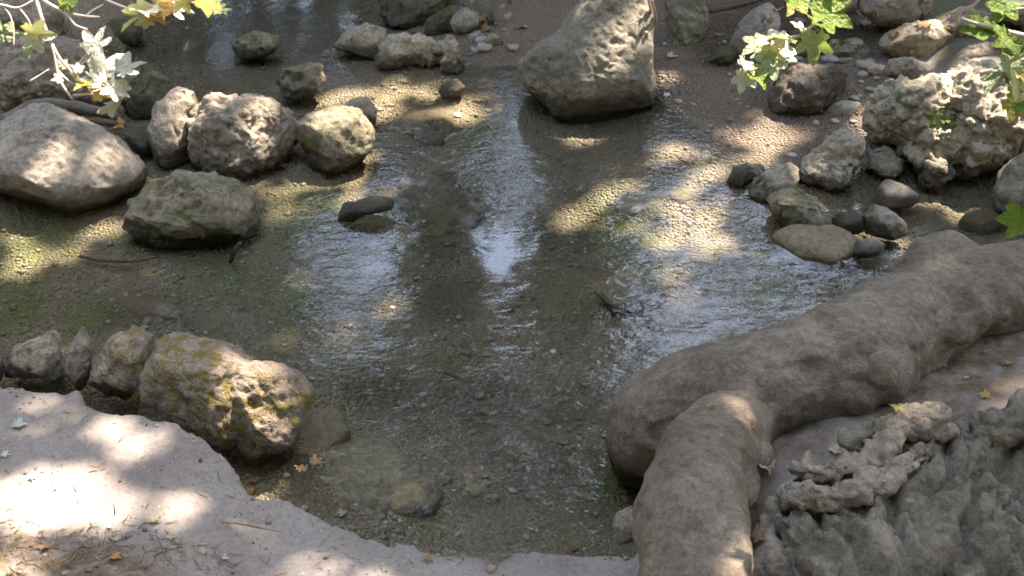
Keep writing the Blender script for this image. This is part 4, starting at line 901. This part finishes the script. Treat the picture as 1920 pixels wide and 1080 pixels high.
for a in [(205, 270, 30, 20, 30), (640, 205, 60, 22, 0), (440, 200, 70, 20, 5), (340, 190, 30, 20, 0), (700, 185, 60, 16, 0), (780, 85, 110, 30, 5), (1130, 60, 70, 70, -40), (930, 85, 60, 20, 0), (1700, 165, 80, 34, 0), (1820, 150, 60, 34, 0), (1575, 265, 50, 26, 0), (1440, 310, 50, 16, 0), (1720, 70, 80, 26, 0), (470, 660, 60, 14, 20), (430, 720, 60, 30, 20), (80, 650, 40, 20, 0), (240, 630, 40, 16, 0), (1290, 50, 30, 30, 0), (1660, 200, 40, 30, 0), (1760, 215, 40, 20, 0), (1880, 250, 60, 24, 0), (1750, 320, 24, 20, 0), (1690, 290, 40, 16, 0), (1600, 330, 30, 16, 0), (1500, 375, 40, 18, 30), (520, 760, 50, 26, 10), (540, 715, 40, 16, 20), (1240, 120, 30, 20, 0), (1500, 140, 40, 16, 0)]: lit(*a, z=.18, s=.85)
for a in [(1240, 350, 140, 36, 0), (1380, 275, 130, 28, -10), (1330, 315, 90, 24, -10), (1290, 440, 60, 30, 30), (620, 350, 110, 30, 0), (90, 450, 70, 60, 0), (620, 165, 40, 18, 0), (1180, 360, 60, 20, 0), (1290, 270, 60, 20, -10), (1330, 370, 70, 20, 0), (1430, 245, 50, 16, 0)]: lit(*a, z=0, s=.82)
for (px, py, D, r_) in [(180, 120, BD, 130), (60, 60, BD, 110), (330, 15, BD, 100), (1470, 70, BD, 130), (1400, 130, BD, 60), (1880, 110, BD, 100), (1905, 415, BD - .3, 50)]:
    c = WD(px, py, D); k = r_ / FPX * D; C2 = q0(c); LIT.append((C2, np.diag([1 / k, 1 / k]), 1.04))
def lit_prob(P):
    q = q0(P); qq = np.stack([q[:, 0], q[:, 1], q[:, 0] * 0], 1)
    q = q + .05 * np.stack([fbm(qq * 5, 2), fbm(qq * 5 + 11, 2)], 1)
    pr = np.zeros(len(P))
    for c, Mx, s in LIT:
        d = np.linalg.norm((q - c) @ Mx.T, axis=1) / 1.06; pr = np.maximum(pr, (.45 + .53 * s) * (1 - smooth(d, 1.05, 1.5)))
    return pr
BR = [(675, 500, 108, 125, 1), (690, 430, 90, 60, 1), (945, 430, 52, 130, 1), (1370, 440, 240, 95, 1), (1320, 590, 230, 140, 1), (1500, 520, 150, 100, 1), (1220, 680, 110, 100, 1), (570, 640, 100, 60, .6), (905, 965, 70, 70, 1), (1200, 740, 60, 90, .95), (640, 720, 110, 45, .65), (950, 212, 110, 26, .95), (600, 165, 60, 30, .9), (1790, 425, 150, 40, .9), (310, 540, 60, 50, .7), (200, 640, 70, 40, .7), (800, 740, 90, 40, .5), (420, 60, 330, 90, .62), (300, 560, 320, 120, .45), (900, 840, 360, 170, .5), (760, 330, 500, 110, .35), (1750, 440, 200, 60, .6)]
def mirror_prob(P):       # chance that a gap lies here, seen from the camera's mirror point under the water
    v = P - np.array([0, 0, -CAM_H]); v = v * np.array([1, 1, -1])     # mirror back down
    d = v @ FW; d_ok = d > .1; dd = np.where(d_ok, d, 1)
    px = 960 + FPX * v[:, 0] / dd; py = 540 - FPX * (v @ UP) / dd
    pr = np.zeros(len(P)); w = fbm(np.stack([px, py, py * 0], 1) / 70, 3)
    for cx, cy, rx, ry, s in BR:
        e = np.sqrt(((px - cx) / rx) ** 2 + ((py - cy) / ry) ** 2) + .35 * w
        pr = np.maximum(pr, s * (1 - smooth(e, .85, 1.15)))
    return np.where(d_ok & (P[:, 1] > 1), pr, 0)
TREES = [("far_left", (-3.8, 9.6), .19, "tall leafy tree on the far bank, left of the pool"), ("far", (.9, 11.0), .24, "leafy tree on the far bank straight across the pool"), ("far_right", (5.0, 9.2), .2, "leafy tree on the far bank at the right"),
         ("right", (5.2, 2.2), .34, "old spreading tree on the right bank whose root borders the pool"), ("left", (-6.0, 3.0), .22, "leafy tree shading the stream from the left bank"), ("near", (-1.6, -4.2), .24, "leafy tree on the near bank behind the viewer"),
         ("back_right", (4.2, -2.8), .22, "leafy tree behind the viewer on the right"), ("back_left", (-5.6, -1.8), .2, "leafy tree behind the viewer on the left")]
tp = np.array([a[1] for a in TREES])
pos, siz = [], []
# crowns in clumps
for nm, (tx, ty), tr_, lab in TREES:
    R = {"right": (4.6, 4.6, 2.6), "near": (4.2, 3.4, 2.6)}.get(nm, (3.4, 3.2, 3.4)); H = {"right": 7.2, "near": 7.0}.get(nm, 6.6)
    u = RNG.normal(size=(170, 3)); u /= np.linalg.norm(u, axis=1)[:, None]; u *= RNG.uniform(.25, 1, (170, 1)) ** .5
    c = np.array([tx, ty, H]) + u * np.array(R)
    pts = np.repeat(c, 60, axis=0) + RNG.normal(size=(10200, 3)) * np.array([.42, .42, .3])
    pos.append(pts); siz.append(RNG.uniform(.15, .25, len(pts)))
# foliage placed between the sun and the stream to shade it
N = 26000
q = np.stack([RNG.uniform(-3.6, 3.6, N), RNG.uniform(.4, 7.4, N)], 1); hh_ = RNG.uniform(6.5, 10.5, N)
pts = np.concatenate([q + SUN[:2] / SUN[2] * hh_[:, None], hh_[:, None]], 1); pos.append(pts); siz.append(RNG.uniform(.14, .22, N))
# foliage placed to be mirrored dark in the pool
N = 15000
px = RNG.uniform(-350, 2270, N); py = np.concatenate([RNG.uniform(-60, 1150, 11000), RNG.uniform(-120, 330, 4000)]); yy = RNG.uniform(8.3, 11.5, N)
rr_ = FW[None] + RT[None] * ((px - 960) / FPX)[:, None] + UP[None] * ((540 - py) / FPX)[:, None]; rr_[:, 2] *= -1
pts = np.array([0, 0, -CAM_H]) + rr_ * (yy / rr_[:, 1])[:, None]; pos.append(pts); siz.append(RNG.uniform(.22, .36, N))
pos = np.vstack(pos); siz = np.concatenate(siz)
keep = (RNG.uniform(size=len(pos)) > lit_prob(pos)) & (RNG.uniform(size=len(pos)) > mirror_prob(pos) * .97) & (pos[:, 2] > np.where(pos[:, 1] > 8.2, .9, 1.8)) & (pos[:, 2] < 12.5)
keep &= ~((np.abs(pos[:, 0]) < 3.2) & (pos[:, 1] < 7.2) & (pos[:, 1] > -1) & (pos[:, 2] < 3.6))
pos, siz = pos[keep], siz[keep]
own = np.argmin(np.linalg.norm(pos[:, None, :2] - tp[None], axis=2), axis=1)
M_can = leaf_mat("canopy_leaf", (.055, .075, .022), (.11, .125, .04), .35, .5)
M_bark = plain_mat("tree_bark", (.12, .10, .08), (.2, .17, .14), 20, .9, .6)
for ti, (nm, (tx, ty), tr_, lab) in enumerate(TREES):
    gz = GZ(tx, ty); e = link("leafy_tree", None, None, None, (tx, ty, gz)); tag(e, lab, "tree", "trees around the pool")
    c = pos[own == ti]; s = siz[own == ti]
    top = np.array([tx, ty, 6.8])
    v, f = tube([(tx, ty, gz - .3), (tx + .1, ty, gz + 1.5), (tx - .1, ty + .1, 4.2), tuple(top)], [tr_ * 1.4, tr_, tr_ * .8, tr_ * .4], 5, 12); put("trunk", v, f, M_bark, e)
    for k in range(7):
        tgt = c[RNG.integers(len(c))]
        if lit_prob(tgt[None])[0] > .05 or mirror_prob(tgt[None])[0] > .05: continue
        st_ = np.array([tx, ty, RNG.uniform(3.2, 6)]); md = (st_ + tgt) / 2 + np.array([0, 0, .4])
        v, f = tube([st_, md, tgt], [tr_ * .35, tr_ * .22, .02], 5, 8); put("limb", v, f, M_bark, e)
    n_ = RNG.normal(size=c.shape) + np.array([0, 0, .9]); n_ /= np.linalg.norm(n_, axis=1)[:, None]
    a_ = np.cross(n_, RNG.normal(size=c.shape)); a_ /= np.linalg.norm(a_, axis=1)[:, None]; b_ = np.cross(n_, a_)
    hs = (s / 2)[:, None]
    V = np.stack([c - a_ * hs * 1.2, c + b_ * hs * .75 - a_ * hs * .1, c + a_ * hs * 1.2, c - b_ * hs * .75 - a_ * hs * .1], 1).reshape(-1, 3)
    put("crown", V, np.arange(len(V)).reshape(-1, 4), M_can, e)
